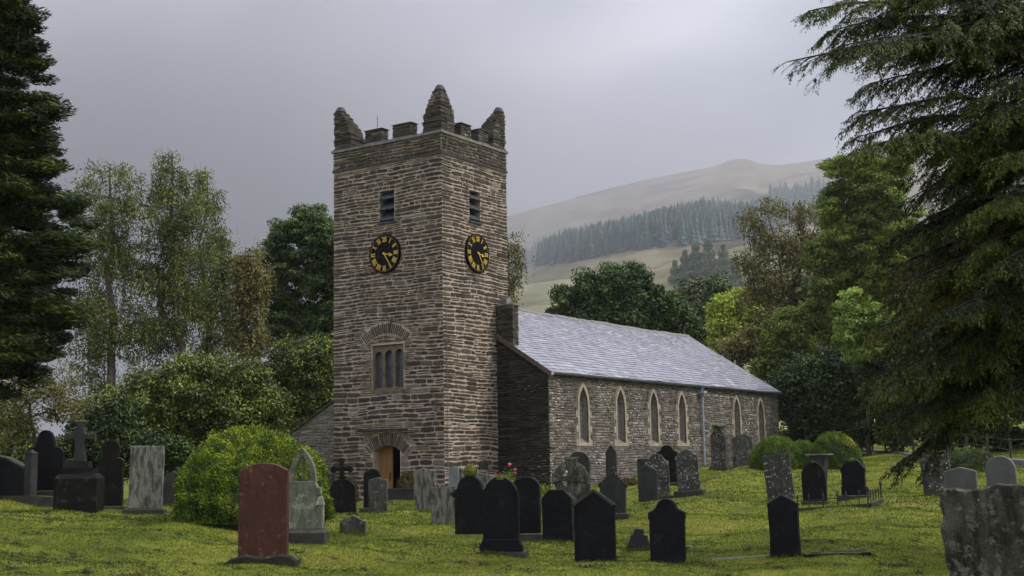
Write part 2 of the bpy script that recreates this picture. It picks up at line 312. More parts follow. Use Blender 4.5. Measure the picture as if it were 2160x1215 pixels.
def G(x, y):
    """height of the land"""
    x = np.atleast_1d(np.asarray(x, float)); y = np.atleast_1d(np.asarray(y, float)); zt = np.zeros_like(x)
    X = SG[:, 0]/10; Y = SG[:, 1]/10
    for i in range(len(SG)):
        r2 = (x/10-X[i])**2+(y/10-Y[i])**2; zt += TW[i]*.5*r2*np.log(r2+1e-12)
    zt += TW[-3]+TW[-2]*x/10+TW[-1]*y/10
    dx = x-CAM[0]; dy = y-CAM[1]; d = np.hypot(dx, dy); az_ = np.arctan2(dy, dx)
    fade = np.clip((150-d)/60, 0, 1)
    zt = np.clip(zt, -3, 6)+small(x, y)*np.clip((140-d)/90, 0, 1)*np.clip((d-4)/8, 0, 1)*1.0
    tn = np.interp(az_, RA, RT_); zr = CAM[2]+RD*np.maximum(tn, 0)
    f = np.clip((d-130)/(RD-130), 0, 1)
    prof = f**1.5
    hn = np.zeros_like(x)
    for a, k, p, m_ in _hw: hn += m_*np.sin(k*(x*math.cos(a)+y*math.sin(a))+p)
    hill = 1.5+zr*prof*np.where(d > RD, np.clip(1-(d-RD)/900, 0, 1)**1.5, 1)+hn*np.clip((d-150)/300, 0, 1)*np.clip((RD*1.0-d)/250, .12, 1)*np.clip(tn*9, 0, 1)
    s = np.clip((d-95)/90, 0, 1); s = s*s*(3-2*s)
    return zt*(1-s)+hill*s
def g1(x, y): return float(G(x, y)[0])
def ground():
    azs = np.concatenate([np.arange(-180, 0, 4), np.arange(0, 10, .3), np.arange(10, 38, .11), np.arange(38, 70, .3), np.arange(70, 180, 4)])
    rs = np.concatenate([[1.5, 4, 7, 10], np.geomspace(12, 75, 190), np.geomspace(77, 1100, 190), [1200, 1300, 1400, 1480]])
    A, R = np.meshgrid(np.radians(azs), rs); x = CAM[0]+R*np.cos(A); y = CAM[1]+R*np.sin(A)
    z = G(x.ravel(), y.ravel()); z[R.ravel() > 1450] = -20
    V = np.stack([x.ravel(), y.ravel(), z], 1); na = len(azs); nr = len(rs)
    i, j = np.meshgrid(np.arange(nr-1), np.arange(na), indexing='ij'); i = i.ravel(); j = j.ravel(); j2 = (j+1) % na
    F = np.stack([i*na+j, (i+1)*na+j, (i+1)*na+j2, i*na+j2], 1)
    c = np.array([[CAM[0], CAM[1], g1(CAM[0], CAM[1])]]); n = len(V); V = np.r_[V, c]
    me = npmesh('ground', V, F, smooth=True)
    m_ = NM('churchyard_turf_and_hill_grass'); v = m_.coords(rnd=False)
    a = m_.noise(v, .38, 6, .68); b = m_.noise(v, 9, 5, .65)
    c = m_.ramp(a, [(.36, (.042, .054, .006)), (.45, (.082, .098, .010)), (.56, (.13, .137, .016)), (.7, (.12, .112, .023))])
    c = m_.mix(.7, c, m_.ramp(b, [(.3, .5), (.7, 1.45)]), 'MULTIPLY')
    # far hillside: pale bent grass, bracken, dark heather patches
    h1 = m_.noise(m_.coords((1, 1, 2.5), rnd=False), .009, 7, .62, .6); h2 = m_.noise(v, .06, 6, .65)
    hc = m_.ramp(h1, [(.36, (.055, .044, .030)), (.44, (.17, .145, .09)), (.52, (.26, .235, .145)), (.58, (.17, .13, .085)), (.66, (.095, .068, .05))])
    hc = m_.mix(.55, hc, m_.ramp(h2, [(.38, .45), (.62, 1.4)]), 'MULTIPLY')
    g = m_.n.new('ShaderNodeNewGeometry'); s_ = m_.n.new('ShaderNodeVectorMath'); s_.operation = 'DISTANCE'; m_.link(g.outputs['Position'], s_.inputs[0]); s_.inputs[1].default_value = (0, 0, 0)
    k = m_.ramp(m_.math('MULTIPLY', s_.outputs['Value'], 1/400.), [(.25, 0.), (.5, 1.)])

    sz = m_.n.new('ShaderNodeSeparateXYZ'); m_.link(g.outputs['Position'], sz.inputs[0]); zr_ = m_.ramp(m_.math('MULTIPLY', sz.outputs[2], 1/260.), [(.3, 0.), (.75, 1.)])
    hc = m_.mix(m_.math('MULTIPLY', zr_, .6), hc, m_.mix(1., hc, (.92, .80, .70), 'MULTIPLY')); low = m_.ramp(m_.math('MULTIPLY', sz.outputs[2], 1/260.), [(.15, 1.), (.4, 0.)]); hc = m_.mix(m_.math('MULTIPLY', low, .6), hc, (.22, .24, .10))
    m_.color(m_.mix(k, c, hc)); m_.rough(.9); m_.b.inputs['Specular IOR Level'].default_value = .1; m_.bump(b, .45, .04)
    o = link('ground', me, m_.mat); o['kind'] = 'structure'
ground()
# ------------------------------------------------------------------ masonry
def rubble(mb, O, U, N, width, z0, z1, course=(.105, .215), length=(.16, .72), gap=.03, relief=(.012, .035), blocked=None, mat=1, wav=.02, split=.22, taper=0., quoin=False):
    """coursed rubble laid as individual irregular stones on the plane O + u U + z Z, facing N"""
    O = np.array(O, float); U = np.array(U, float); N = np.array(N, float)
    ph = [random.uniform(0, 6.28) for _ in range(4)]
    def wave(u, z): return wav*(math.sin(u*.9+z*.7+ph[0])+.6*math.sin(u*2.1-z*1.3+ph[1])+.35*math.sin(u*4.3+z*2.1+ph[2]))
    z = z0
    def lay(z, h, us, ok):
        i = 0
        while i < len(us):
            if not ok[i]: i += 1; continue
            j = i
            while j+1 < len(us) and ok[j+1]: j += 1
            ua, ub = us[i], us[j]; i = j+1
            if ub-ua < .06: continue
            u = ua
            while u < ub-1e-3:
                L = random.uniform(*length)*(1.0 if random.random() < .8 else .55)
                if quoin and (u < .02 or (ub > width-.03 and ub-u < 1.0)): L = random.uniform(.3, .8)
                if ub-(u+L) < length[0]*.6: L = ub-u
                parts = [(z, h)]
                if h > .14 and random.random() < split: q = random.uniform(.35, .65); parts = [(z, h*q), (z+h*q, h*(1-q))]
                for (pz, phh) in parts: cell(u, L, ua, ub, pz, phh)
                u += L
    def cell(u, L, ua, ub, pz, phh):
        gg = gap*random.uniform(.5, 1.25); vg = gg*random.uniform(.9, 1.7); u0, u1 = u+vg/2, u+L-vg/2
        if u <= ua+1e-4: u0 = u
        if u+L >= ub-1e-4: u1 = ub
        a0, a1 = pz+gg/2, pz+phh-gg/2
        if a1-a0 < .012 or u1-u0 < .03: return
        n = max(2, int((u1-u0)/.16)+1); hh = a1-a0; jt = min(.022, hh*.17)
        slope = random.uniform(-.25, .25)*hh*.5
        drop = random.choice((0, 0, 0, 0, .15, .3))*hh; end = random.choice((0, 1))
        bt, tp = [], []
        cr = min(.022, hh*.28)
        for k in range(n+1):
            t = k/n; uu = u0+(u1-u0)*t; e_ = (1 if k in (0, n) else 0)
            bt.append((uu+random.uniform(-.5, .5)*jt, a0+wave(uu, pz)+random.uniform(0, jt)+e_*cr*random.uniform(.3, 1)))
            dd = drop*(t if end else 1-t)
            tp.append((uu+random.uniform(-.5, .5)*jt, a1+wave(uu, pz)-random.uniform(0, jt)-e_*cr*random.uniform(.3, 1)-dd))
        md = (a0+a1)/2+wave(u0, pz)
        poly = bt+tp[::-1]
        r = random.uniform(*relief)*(1.5 if random.random() < .1 else 1); ins = min(.011, hh*.18)
        cu = (u0+u1)/2; cz_ = sum(p[1] for p in poly)/len(poly); tl = random.uniform(-.3, .3)*r
        vs = []; K = len(poly)
        for (uu, zv) in poly: vs.append(O+U*uu+np.array([0, 0, zv])-N*.01)
        for (uu, zv) in poly: vs.append(O+U*uu+np.array([0, 0, zv])+N*(r*.65))
        for (uu, zv) in poly:
            su = 1-2*ins/max(u1-u0, .05); sz = 1-2*ins/hh
            vs.append(O+U*(cu+(uu-cu)*su)+np.array([0, 0, cz_+(zv-cz_)*sz])+N*(r+tl*((uu-cu)/(u1-u0))+random.uniform(-.15, .15)*r))
        fs = []
        for k in range(K):
            k2 = (k+1) % K; fs += [(k, k2, K+k2, K+k), (K+k, K+k2, 2*K+k2, 2*K+k)]
        n2 = n+1
        for k in range(n): fs.append((2*K+k, 2*K+k+1, 2*K+K-2-k, 2*K+K-1-k))
        mb.add(vs, fs, mat)
    while z < z1-.03:
        h = min(random.uniform(*course), z1-z)
        us = np.arange(0, width+1e-6, .02)
        if blocked is None: lay(z, h, us, np.ones(len(us), bool)); z += h; continue
        ms = [blocked(us, np.full(len(us), z+q*h)) for q in (.02, .25, .5, .75, .98)]
        diff = np.zeros(len(us), bool)
        for m_ in ms[1:]: diff |= m_ != ms[0]
        if not diff.any(): lay(z, h, us, ~ms[2]); z += h; continue
        dil = np.convolve(diff.astype(float), np.ones(31), 'same') > 0
        full = ~dil
        for m_ in ms: full &= ~m_
        lay(z, h, us, full)
        n = 3 if h > .15 else 2
        for k in range(n):
            zk = z+h*k/n; okk = dil.copy()
            for q in (.15, .85): okk &= ~blocked(us, np.full(len(us), zk+q*h/n))
            lay(zk, h/n, us, okk)
        z += h
def voussoirs(mb, O, U, N, cu, cz, r0, r1, half, n, mat=1, relief=.03):
    O = np.array(O, float); U = np.array(U, float); N = np.array(N, float)
    for k in range(n):
        t0 = -half+2*half*k/n; t1 = -half+2*half*(k+1)/n; g = (t1-t0)*.16
        a0, a1 = t0+g+random.uniform(0, g), t1-g-random.uniform(0, g)
        ra = r0+random.uniform(0, .02); rb = r1*(1+random.uniform(-.035, .02)); r = relief*random.uniform(.7, 1.2); vs = []
        for dep, sh in ((-.01, 0), (r*.7, 0), (r, .006)):
            for (rr, aa) in ((ra+sh, a0+sh/ra), (rb-sh, a0+sh/rb), (rb-sh, a1-sh/rb), (ra+sh, a1-sh/ra)):
                vs.append(O+U*(cu+rr*math.sin(aa))+np.array([0, 0, cz+rr*math.cos(aa)])+N*dep)
        fs = [(8, 9, 10, 11)]
        for q in (0, 4):
            for i in range(4): fs.append((q+i, q+(i+1) % 4, q+4+(i+1) % 4, q+4+i))
        mb.add(vs, fs, mat)
def holed(mb, O, U, N, outer, holes, depth=.45, mat=0, off=0.):
    """a wall face with openings and their reveals"""
    O = np.array(O, float)+np.array(N, float)*off; U = np.array(U, float); N = np.array(N, float)
    loops = [outer]+holes
    tri = tessellate_polygon([[Vector((u, z, 0)) for u, z in lp] for lp in loops]); flat = [p for lp in loops for p in lp]
    vs = [O+U*u+np.array([0, 0, z]) for u, z in flat]
    fs = []
    for a, b, c in tri:
        n_ = np.cross(vs[b]-vs[a], vs[c]-vs[a]); fs.append((a, b, c) if n_@N > 0 else (a, c, b))
    mb.add(vs, fs, mat, .5)
    for h in holes:
        K = len(h); vs = [O+U*u+np.array([0, 0, z]) for u, z in h]+[O+U*u+np.array([0, 0, z])-N*depth for u, z in h]
        mb.add(vs, [(i, (i+1) % K, K+(i+1) % K, K+i) for i in range(K)], mat, .5)
def lancet(cu, w_, z0, zs, za, n=7):
    """outline of a pointed opening, clockwise from the bottom left"""
    hw = w_/2; H = za-zs; R = (hw*hw+H*H)/(2*hw)
    pts = [(cu-hw, z0), (cu-hw, zs)]
    cxr = cu-hw+R; a_end = math.acos(max(-1, min(1, (R-hw)/R)))
    for i in range(1, n+1):
        a = a_end*i/n; pts.append((cxr-R*math.cos(a), zs+R*math.sin(a)))
    for i in range(n-1, -1, -1):
        a = a_end*i/n; pts.append((2*cu-(cxr-R*math.cos(a)), zs+R*math.sin(a)))
    pts.append((cu+hw, z0)); return pts
def ring(mb, O, U, N, A, da, B, db, mat=0, tint=.5, closed=True):
    O = np.array(O, float); U = np.array(U, float); N = np.array(N, float); K = len(A)
    vs = [O+U*u+np.array([0, 0, z])+N*da for u, z in A]+[O+U*u+np.array([0, 0, z])+N*db for u, z in B]
    mb.add(vs, [(i, (i+1) % K, K+(i+1) % K, K+i) for i in range(K if closed else K-1)], mat, tint)
def face(mb, O, U, N, A, d, mat=0, tint=.5):
    O = np.array(O, float); U = np.array(U, float); N = np.array(N, float)
    mb.add([O+U*u+np.array([0, 0, z])+N*d for u, z in A], [tuple(range(len(A)))[::-1]], mat, tint)
def blk(mb, O, U, N, u0, u1, z0, z1, d0, d1, mat=0, tint=None):
    O = np.array(O, float); U = np.array(U, float); N = np.array(N, float)
    vs = [O+U*u+np.array([0, 0, z])+N*d for d in (d0, d1) for u, z in ((u0, z0), (u1, z0), (u1, z1), (u0, z1))]
    mb.add(vs, [(0, 3, 2, 1), (4, 5, 6, 7), (0, 1, 5, 4), (1, 2, 6, 5), (2, 3, 7, 6), (3, 0, 4, 7)], mat, tint)
# ------------------------------------------------------------------ the church
CH = empty('church', (0, 0, .42), 'old stone church with a square battlemented clock tower and a long wet slate roof', 'church')
TD, TW_ = 4.30, 5.40            # tower depth (east-west) and width (north-south)
WF = ((0, 5.4, 0), (0, -1, 0), (-1, 0, 0))     # west face: u = 5.4 - y
SF = ((0, 0, 0), (1, 0, 0), (0, -1, 0))
NF = ((TD, 5.4, 0), (-1, 0, 0), (0, 1, 0)); EF = ((TD, 0, 0), (0, 1, 0), (1, 0, 0))
XN, YN, YR, ZE, ZR, XE = 3.46, -2.36, 2.70, 5.24, 8.46, 25.79
SL = (ZR-ZE)/(YR-YN)
def seg_arch(cu, hw, z0, zs, za, n=10):
    H = za-zs; R = (hw*hw+H*H)/(2*H); cz = za-R; a = math.asin(hw/R); P = [(cu-hw, z0)]
    for i in range(n+1):
        t = -a+2*a*i/n; P.append((cu+R*math.sin(t), cz+R*math.cos(t)))
    P.append((cu+hw, z0)); return P, R, cz, a
DU = 5.4-2.735; door_out, DR, DCZ, DA = seg_arch(DU, .655, -.3, 2.30, 2.54)
WU0, WU1, WZ0, WZ1 = 5.4-3.44, 5.4-1.89, 4.56, 6.33
LW = (5.4-3.05, 5.4-2.30, 11.08, 12.33); LS = (1.75, 2.48, 11.07, 12.30)
AU, ACZ, AR0, AR1, AHA = 5.4-2.76, 5.33, 1.43, 1.84, math.radians(42)
def blkW(u, z):
    b = (np.abs(u-DU) < .68) & (z < 2.30)
    r = np.hypot(u-DU, z-DCZ); a = np.arctan2(u-DU, z-DCZ)
    b |= (r < 1.46) & (np.abs(a) < math.radians(50)) & (z > 1.9)
    b |= (u > 5.4-4.06) & (u < 5.4-1.69) & (z > 3.03) & (z < 3.15)
    b |= (u > WU0-.03) & (u < WU1+.03) & (z > WZ0-.06) & (z < WZ1+.03)
    for (a0, a1, c0, c1) in JB: b |= (u > a0) & (u < a1) & (z > c0) & (z < c1)
    r = np.hypot(u-AU, z-ACZ); a = np.arctan2(u-AU, z-ACZ)
    b |= (r > AR0-.01) & (r < AR1+.02) & (np.abs(a) < AHA+.02)
    b |= (u > LW[0]-.02) & (u < LW[1]+.02) & (z > LW[2]-.02) & (z < LW[3]+.02)
    b |= (z > 13.40) & (z < 13.50)
    return b
JB = [(WU0-.26, WU0-.03, 5.55, 5.82), (WU0-.28, WU0-.03, 4.60, 4.92), (WU1+.03, WU1+.22, 5.72, 6.0), (WU1+.03, WU1+.16, 5.35, 5.7), (WU0-.12, WU0-.03, 4.95, 5.5)]
def blkS(u, z):
    b = (u > LS[0]-.02) & (u < LS[1]+.02) & (z > LS[2]-.02) & (z < LS[3]+.02)
    b |= (z > 13.40) & (z < 13.50); return b
mb = MB()
def rect(a, b, c, d): return [(a, c), (a, d), (b, d), (b, c)]
holed(mb, *WF, [(0, -.3), (5.4, -.3), (5.4, 14.2), (0, 14.2)], [door_out[:-1]+[door_out[-1]], rect(WU0, WU1, WZ0, WZ1), rect(*LW)] if False else [rect(WU0, WU1, WZ0, WZ1), rect(*LW), [(p[0], max(p[1], -.28)) for p in door_out]], .5)
holed(mb, *SF, [(0, -.3), (TD, -.3), (TD, 14.2), (0, 14.2)], [rect(*LS)], .5)
holed(mb, *NF, [(0, -.3), (TD, -.3), (TD, 14.2), (0, 14.2)], [], .5)
holed(mb, *EF, [(0, -.3), (5.4, -.3), (5.4, 14.2), (0, 14.2)], [], .5)
rubble(mb, *WF, 5.4, -.1, 5.1, blocked=blkW, gap=.040, wav=.022, course=(.12, .24), length=(.2, .85), quoin=True); rubble(mb, *WF, 5.4, 5.1, 13.42, blocked=blkW, gap=.034, wav=.022, quoin=True)
rubble(mb, *SF, TD, -.1, 5.1, blocked=blkS, gap=.040, wav=.022, course=(.12, .24), length=(.2, .85), quoin=True); rubble(mb, *SF, TD, 5.1, 13.42, blocked=blkS, gap=.034, wav=.022, quoin=True)
rubble(mb, *NF, TD, .2, 13.42, gap=.036)
rubble(mb, *EF, 5.4, 8.6, 13.42, gap=.036)
for Fr, wd in ((WF, 5.4), (SF, TD), (NF, TD), (EF, 5.4)):
    rubble(mb, (Fr[0][0]+Fr[2][0]*.03, Fr[0][1]+Fr[2][1]*.03, 0), Fr[1], Fr[2], wd, 13.5, 14.2, course=(.10, .15), gap=.025, relief=(.012, .03))
voussoirs(mb, *WF, DU, DCZ, DR+.01, 1.46, math.radians(50), 25, relief=.035)
voussoirs(mb, *WF, AU, ACZ, AR0, AR1, AHA, 26, relief=.035)
# inner lining, coloured near black so that the doorway opens on a dark room
for (a, b) in (((.5, .5, -.3), (TD-.5, .52, 13)), ((.5, 4.88, -.3), (TD-.5, 4.9, 13)), ((TD-.52, .52, -.3), (TD-.5, 4.88, 13)), ((.5, .52, 3.2), (TD-.52, 4.88, 3.25)), ((.5, .52, .40), (TD-.52, 4.88, .43)), ((.5, .52, 10.0), (TD-.52, 4.88, 10.05)), ((.5, .52, 13.2), (TD-.52, 4.88, 13.25)), ((0.03, 0.03, 13.7), (TD-.03, 5.37, 13.75))):
    mb.box(a, b, 2, .5)
mb.box((.5, .52, 3.25), (.52, 2.0, 10), 2, .5); mb.box((.5, 3.36, 3.25), (.52, 4.88, 10), 2, .5)
tower = mb.build('tower_wall', [M['tower_mortar'], M['tower_stone'], M['void']], CH)
tower['label'] = 'square tower of brown rubble with raised pale pink pointing'
# string course, coping
mb = MB()
for Fr, wd in ((WF, 5.4), (SF, TD), (NF, TD), (EF, 5.4)):
    u = -.05
    while u < wd+.05-1e-6:
        L = min(random.uniform(.4, 1.1), wd+.05-u); L = L if wd+.05-(u+L) > .2 else wd+.05-u
        blk(mb, *Fr, u, u+L-.008, 13.405+random.uniform(-.006, .006), 13.495+random.uniform(-.008, .008), -.02, .055+random.uniform(-.012, .014)); u += L
mb.build('string_course', M['dark_slab'], CH)
mb = MB()
for Fr, wd in ((WF, 5.4), (SF, TD), (NF, TD), (EF, 5.4)):
    u = -.09; ins = .52
    while u < wd+.09-1e-6:
        L = min(random.uniform(.5, 1.2), wd+.09-u); L = L if wd+.09-(u+L) > .3 else wd+.09-u
        blk(mb, *Fr, u, u+L-.006, 14.203, 14.30+random.uniform(-.005, .008), -.40, .075+random.uniform(-.008, .01)); u += L
mb.build('parapet_coping', M['coping'], CH, bevel=None)
def slabstack(mb, x0, y0, x1, y1, z0, z1, jit=.018, mat=0, th=(.045, .085), prof=None):
    z = z0
    while z < z1-1e-3:
        h = min(random.uniform(*th), z1-z); t = (z-z0)/(z1-z0)
        a0, b0, a1, b1 = (x0, y0, x1, y1) if prof is None else prof(t)
        nx = 1 if a1-a0 < .35 else random.choice((2, 2, 3)); cut = sorted([a0]+[a0+(a1-a0)*(k/nx+random.uniform(-.1, .1)) for k in range(1, nx)]+[a1])
        ny = 1 if b1-b0 < .35 else random.choice((2, 2, 3)); cut2 = sorted([b0]+[b0+(b1-b0)*(k/ny+random.uniform(-.1, .1)) for k in range(1, ny)]+[b1])
        for i in range(nx):
            for j in range(ny):
                q = [random.uniform(-jit, jit) for _ in range(4)]
                g = .006
                X0 = cut[i]+(q[0] if i == 0 else g); X1 = cut[i+1]+(q[1] if i == nx-1 else -g)
                Y0 = cut2[j]+(q[2] if j == 0 else g); Y1 = cut2[j+1]+(q[3] if j == ny-1 else -g)
                mb.box((X0, Y0, z+.005), (X1, Y1, z+h-.004), mat)
        c_ = .03
        if a1-a0 > .1 and b1-b0 > .1: mb.box((a0+c_, b0+c_, z), (a1-c_, b1-c_, z+h), 1, .5)
        z += h
# merlons
def merlon(x0, y0, x1, y1):
    mb = MB(); slabstack(mb, x0, y0, x1, y1, 14.31, 14.86, .015)
    mb.box((x0-.06, y0-.06, 14.862), (x1+.06, y1+.06, 14.92), 2, .4, top=(x0+.05, y0+.05, x1-.05, y1-.05))
    mb.box((x0-.03, y0-.03, 14.30), (x1+.03, y1+.03, 14.345), 2, .3)
    mb.build('merlon', [M['tower_stone'], M['tower_mortar'], M['coping']], CH)
t_ = .40
for y0, y1 in ((2.92, 3.77), (1.47, 2.37)): merlon(0, y0, t_, y1); merlon(TD-t_, y0, TD, y1)
for x0, x1 in ((1.27, 1.92), (2.45, 3.10)): merlon(x0, 0, x1, t_); merlon(x0, 5.4-t_, x1, 5.4)
def pinnacle(sx, sy):
    S = .88
    def prof(t):
        if t < .24: s = S*(1-.03*t)
        else: s = S*(1.0-.62*((t-.24)/.76)**1.55)
        x0, x1 = (0, s) if sx < 0 else (TD-s, TD); y0, y1 = (0, s) if sy < 0 else (5.4-s, 5.4)
        return (x0, y0, x1, y1)
    mb = MB(); slabstack(mb, 0, 0, 0, 0, 14.31, 15.90, .030, prof=prof, th=(.035, .07))
    a = prof(.24); mb.box((a[0]-.035, a[1]-.035, 14.70), (a[2]+.035, a[3]+.035, 14.73), 2, .4)
    a = prof(0); mb.box((a[0]-.03, a[1]-.03, 14.30), (a[2]+.03, a[3]+.03, 14.35), 2, .3)
    o = mb.build('pinnacle', [M['tower_stone'], M['tower_mortar'], M['dark_slab']], CH)
    c = prof(.97); m2 = MB(); m2.box((c[0]-.01, c[1]-.01, 15.90), (c[2]+.01, c[3]+.01, 16.14), 0, .4, top=(c[0]+.08, c[1]+.08, c[2]-.08, c[3]-.08))
    m2.build('cap_stone', M['dark_slab'], o, bevel=.04)
for sx, sy in ((-1, -1), (-1, 1), (1, -1), (1, 1)): pinnacle(sx, sy)
# louvred belfry openings
for Fr, L in ((WF, LW), (SF, LS)):
    mb = MB(); blk(mb, *Fr, L[0]-.05, L[1]+.05, L[2]-.06, L[2]+.02, -.3, .06, 0, .5)
    blk(mb, *Fr, L[0]+.004, L[1]-.004, L[2]+.03, L[3]-.004, -.46, -.42, 0, .1)
    fr = mb.build('belfry_opening', M['louvre'], CH)
    H = L[3]-L[2]
    for k in range(3):
        m2 = MB(); zc = L[2]+.06+H*(k+.05)/3; O = np.array(Fr[0], float); U = np.array(Fr[1], float); N = np.array(Fr[2], float)
        vs = []
        for th in (0, .035):
            for u in (L[0]+.006, L[1]-.006):
                vs += [O+U*u+N*.03+np.array([0, 0, zc+th]), O+U*u-N*.30+np.array([0, 0, zc+th+.36])]
        m2.add(vs, [(0, 2, 3, 1), (4, 5, 7, 6), (0, 4, 6, 2), (1, 3, 7, 5), (0, 1, 5, 4), (2, 6, 7, 3)], 0)
        m2.build('louvre', M['louvre'], fr)
# triple light window
O, U, N = WF
mb = MB(); lights = []
lw = .39; gaps = [WU0+.075+i*(lw+.115) for i in range(3)]
holes = []
for i, u0 in enumerate(gaps):
    c = u0+lw/2; zt = 6.12+.03*(i-1); h_ = [(u0, 4.70)]+[(c-lw/2*math.cos(a), zt-lw/2+lw/2*math.sin(a)) for a in np.linspace(0, math.pi, 11)]+[(u0+lw, 4.70)]
    holes.append(h_)
holed(mb, *WF, [(WU0, WZ0), (WU1, WZ0), (WU1, WZ1), (WU0, WZ1)], holes, .16, 0, -.07)
blk(mb, *WF, WU0-.05, WU1+.05, WZ0-.05, WZ0+.03, -.2, .03, 0, .5)
for a0, a1, c0, c1 in JB: blk(mb, *WF, a0+.01, a1, c0+.01, c1-.01, -.02, .035, 0)
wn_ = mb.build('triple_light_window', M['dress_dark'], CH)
for i, u0 in enumerate(gaps):
    m2 = MB(); blk(m2, *WF, u0-.04, u0+lw+.04, 4.66, 6.2, -.235, -.225, 0, .5); m2.build('pane', M['glass'], wn_)
    m3 = MB(); Oa, Ua, Na = (np.array(a, float) for a in WF)
    def bar(p, q, r=.006):
        m3.tube([Oa+Ua*p[0]+np.array([0, 0, p[1]])-Na*.219, Oa+Ua*q[0]+np.array([0, 0, q[1]])-Na*.219], r, 4, cap=False)
    for k in range(-14, 24):
        for sg in (1, -1):
            pts = []
            for u in (u0, u0+lw):
                z = 4.70+k*.115+sg*(u-u0)*1.35; pts.append((u, z))
            (ua, za), (ub, zb) = pts
            def clipz(zl):
                t = (zl-za)/(zb-za); return (ua+(ub-ua)*t, zl)
            P, Q = (ua, za), (ub, zb)
            if max(za, zb) < 4.7 or min(za, zb) > 6.1: continue
            if P[1] < 4.7: P = clipz(4.7)
            if P[1] > 6.1: P = clipz(6.1)
            if Q[1] < 4.7: Q = clipz(4.7)
            if Q[1] > 6.1: Q = clipz(6.1)
            bar(P, Q)
    for z in (4.72, 5.42): bar((u0, z), (u0+lw, z), .012)
    m3.build('leading', M['lead'], wn_)
# west door
mb = MB(); O, U, N = WF
uL, uR = DU-.655, DU+.655
def leaf_(mb, u0, u1, ang, hinge, tilt=0):
    nb = 5; ca, sa = math.cos(ang), math.sin(ang); O_, U_, N_ = (np.array(a, float) for a in WF)
    for k in range(nb):
        a = u0+(u1-u0)*k/nb+.003; b = u0+(u1-u0)*(k+1)/nb-.003; vs = []
        for dep in (-.30, -.36):
            for (u, top) in ((a, 0), (b, 0), (b, 1), (a, 1)):
                zt = DCZ+math.sqrt(max(DR**2-(u-DU)**2, .01))-.015; z = .42 if not top else zt
                du = u-hinge; p = O_+U_*(hinge+du*ca)+N_*(dep-abs(du)*sa)+np.array([0, 0, z]); vs.append(p)
        mb.add(vs, [(0, 1, 2, 3), (7, 6, 5, 4), (0, 4, 5, 1), (1, 5, 6, 2), (2, 6, 7, 3), (3, 7, 4, 0)], 0)
leaf_(mb, uL+.01, DU+.03, 0, uL); d1 = mb.build('door', M['wood'], CH); d1['label'] = 'closed left door leaf of honey coloured boards'
m2 = MB(); blk(m2, *WF, DU-.10, DU-.05, 1.2, 1.5, -.30, -.27); m2.build('handle', M['iron'], d1)
mb = MB(); leaf_(mb, DU+.05, uR-.01, 1.45, uR); d2 = mb.build('door', M['wood'], CH); d2['label'] = 'right door leaf standing open into the dark'
mb = MB(); blk(mb, *WF, 5.4-4.04, 5.4-1.71, 3.06, 3.13, -.03, .17, 0, .3); mb.build('drip_slab', M['dark_slab'], CH)
mb = MB(); blk(mb, *WF, DU-.72, DU+.72, .35, .45, -.4, .25, 0, .3); mb.build('door_step', M['coping'], CH)
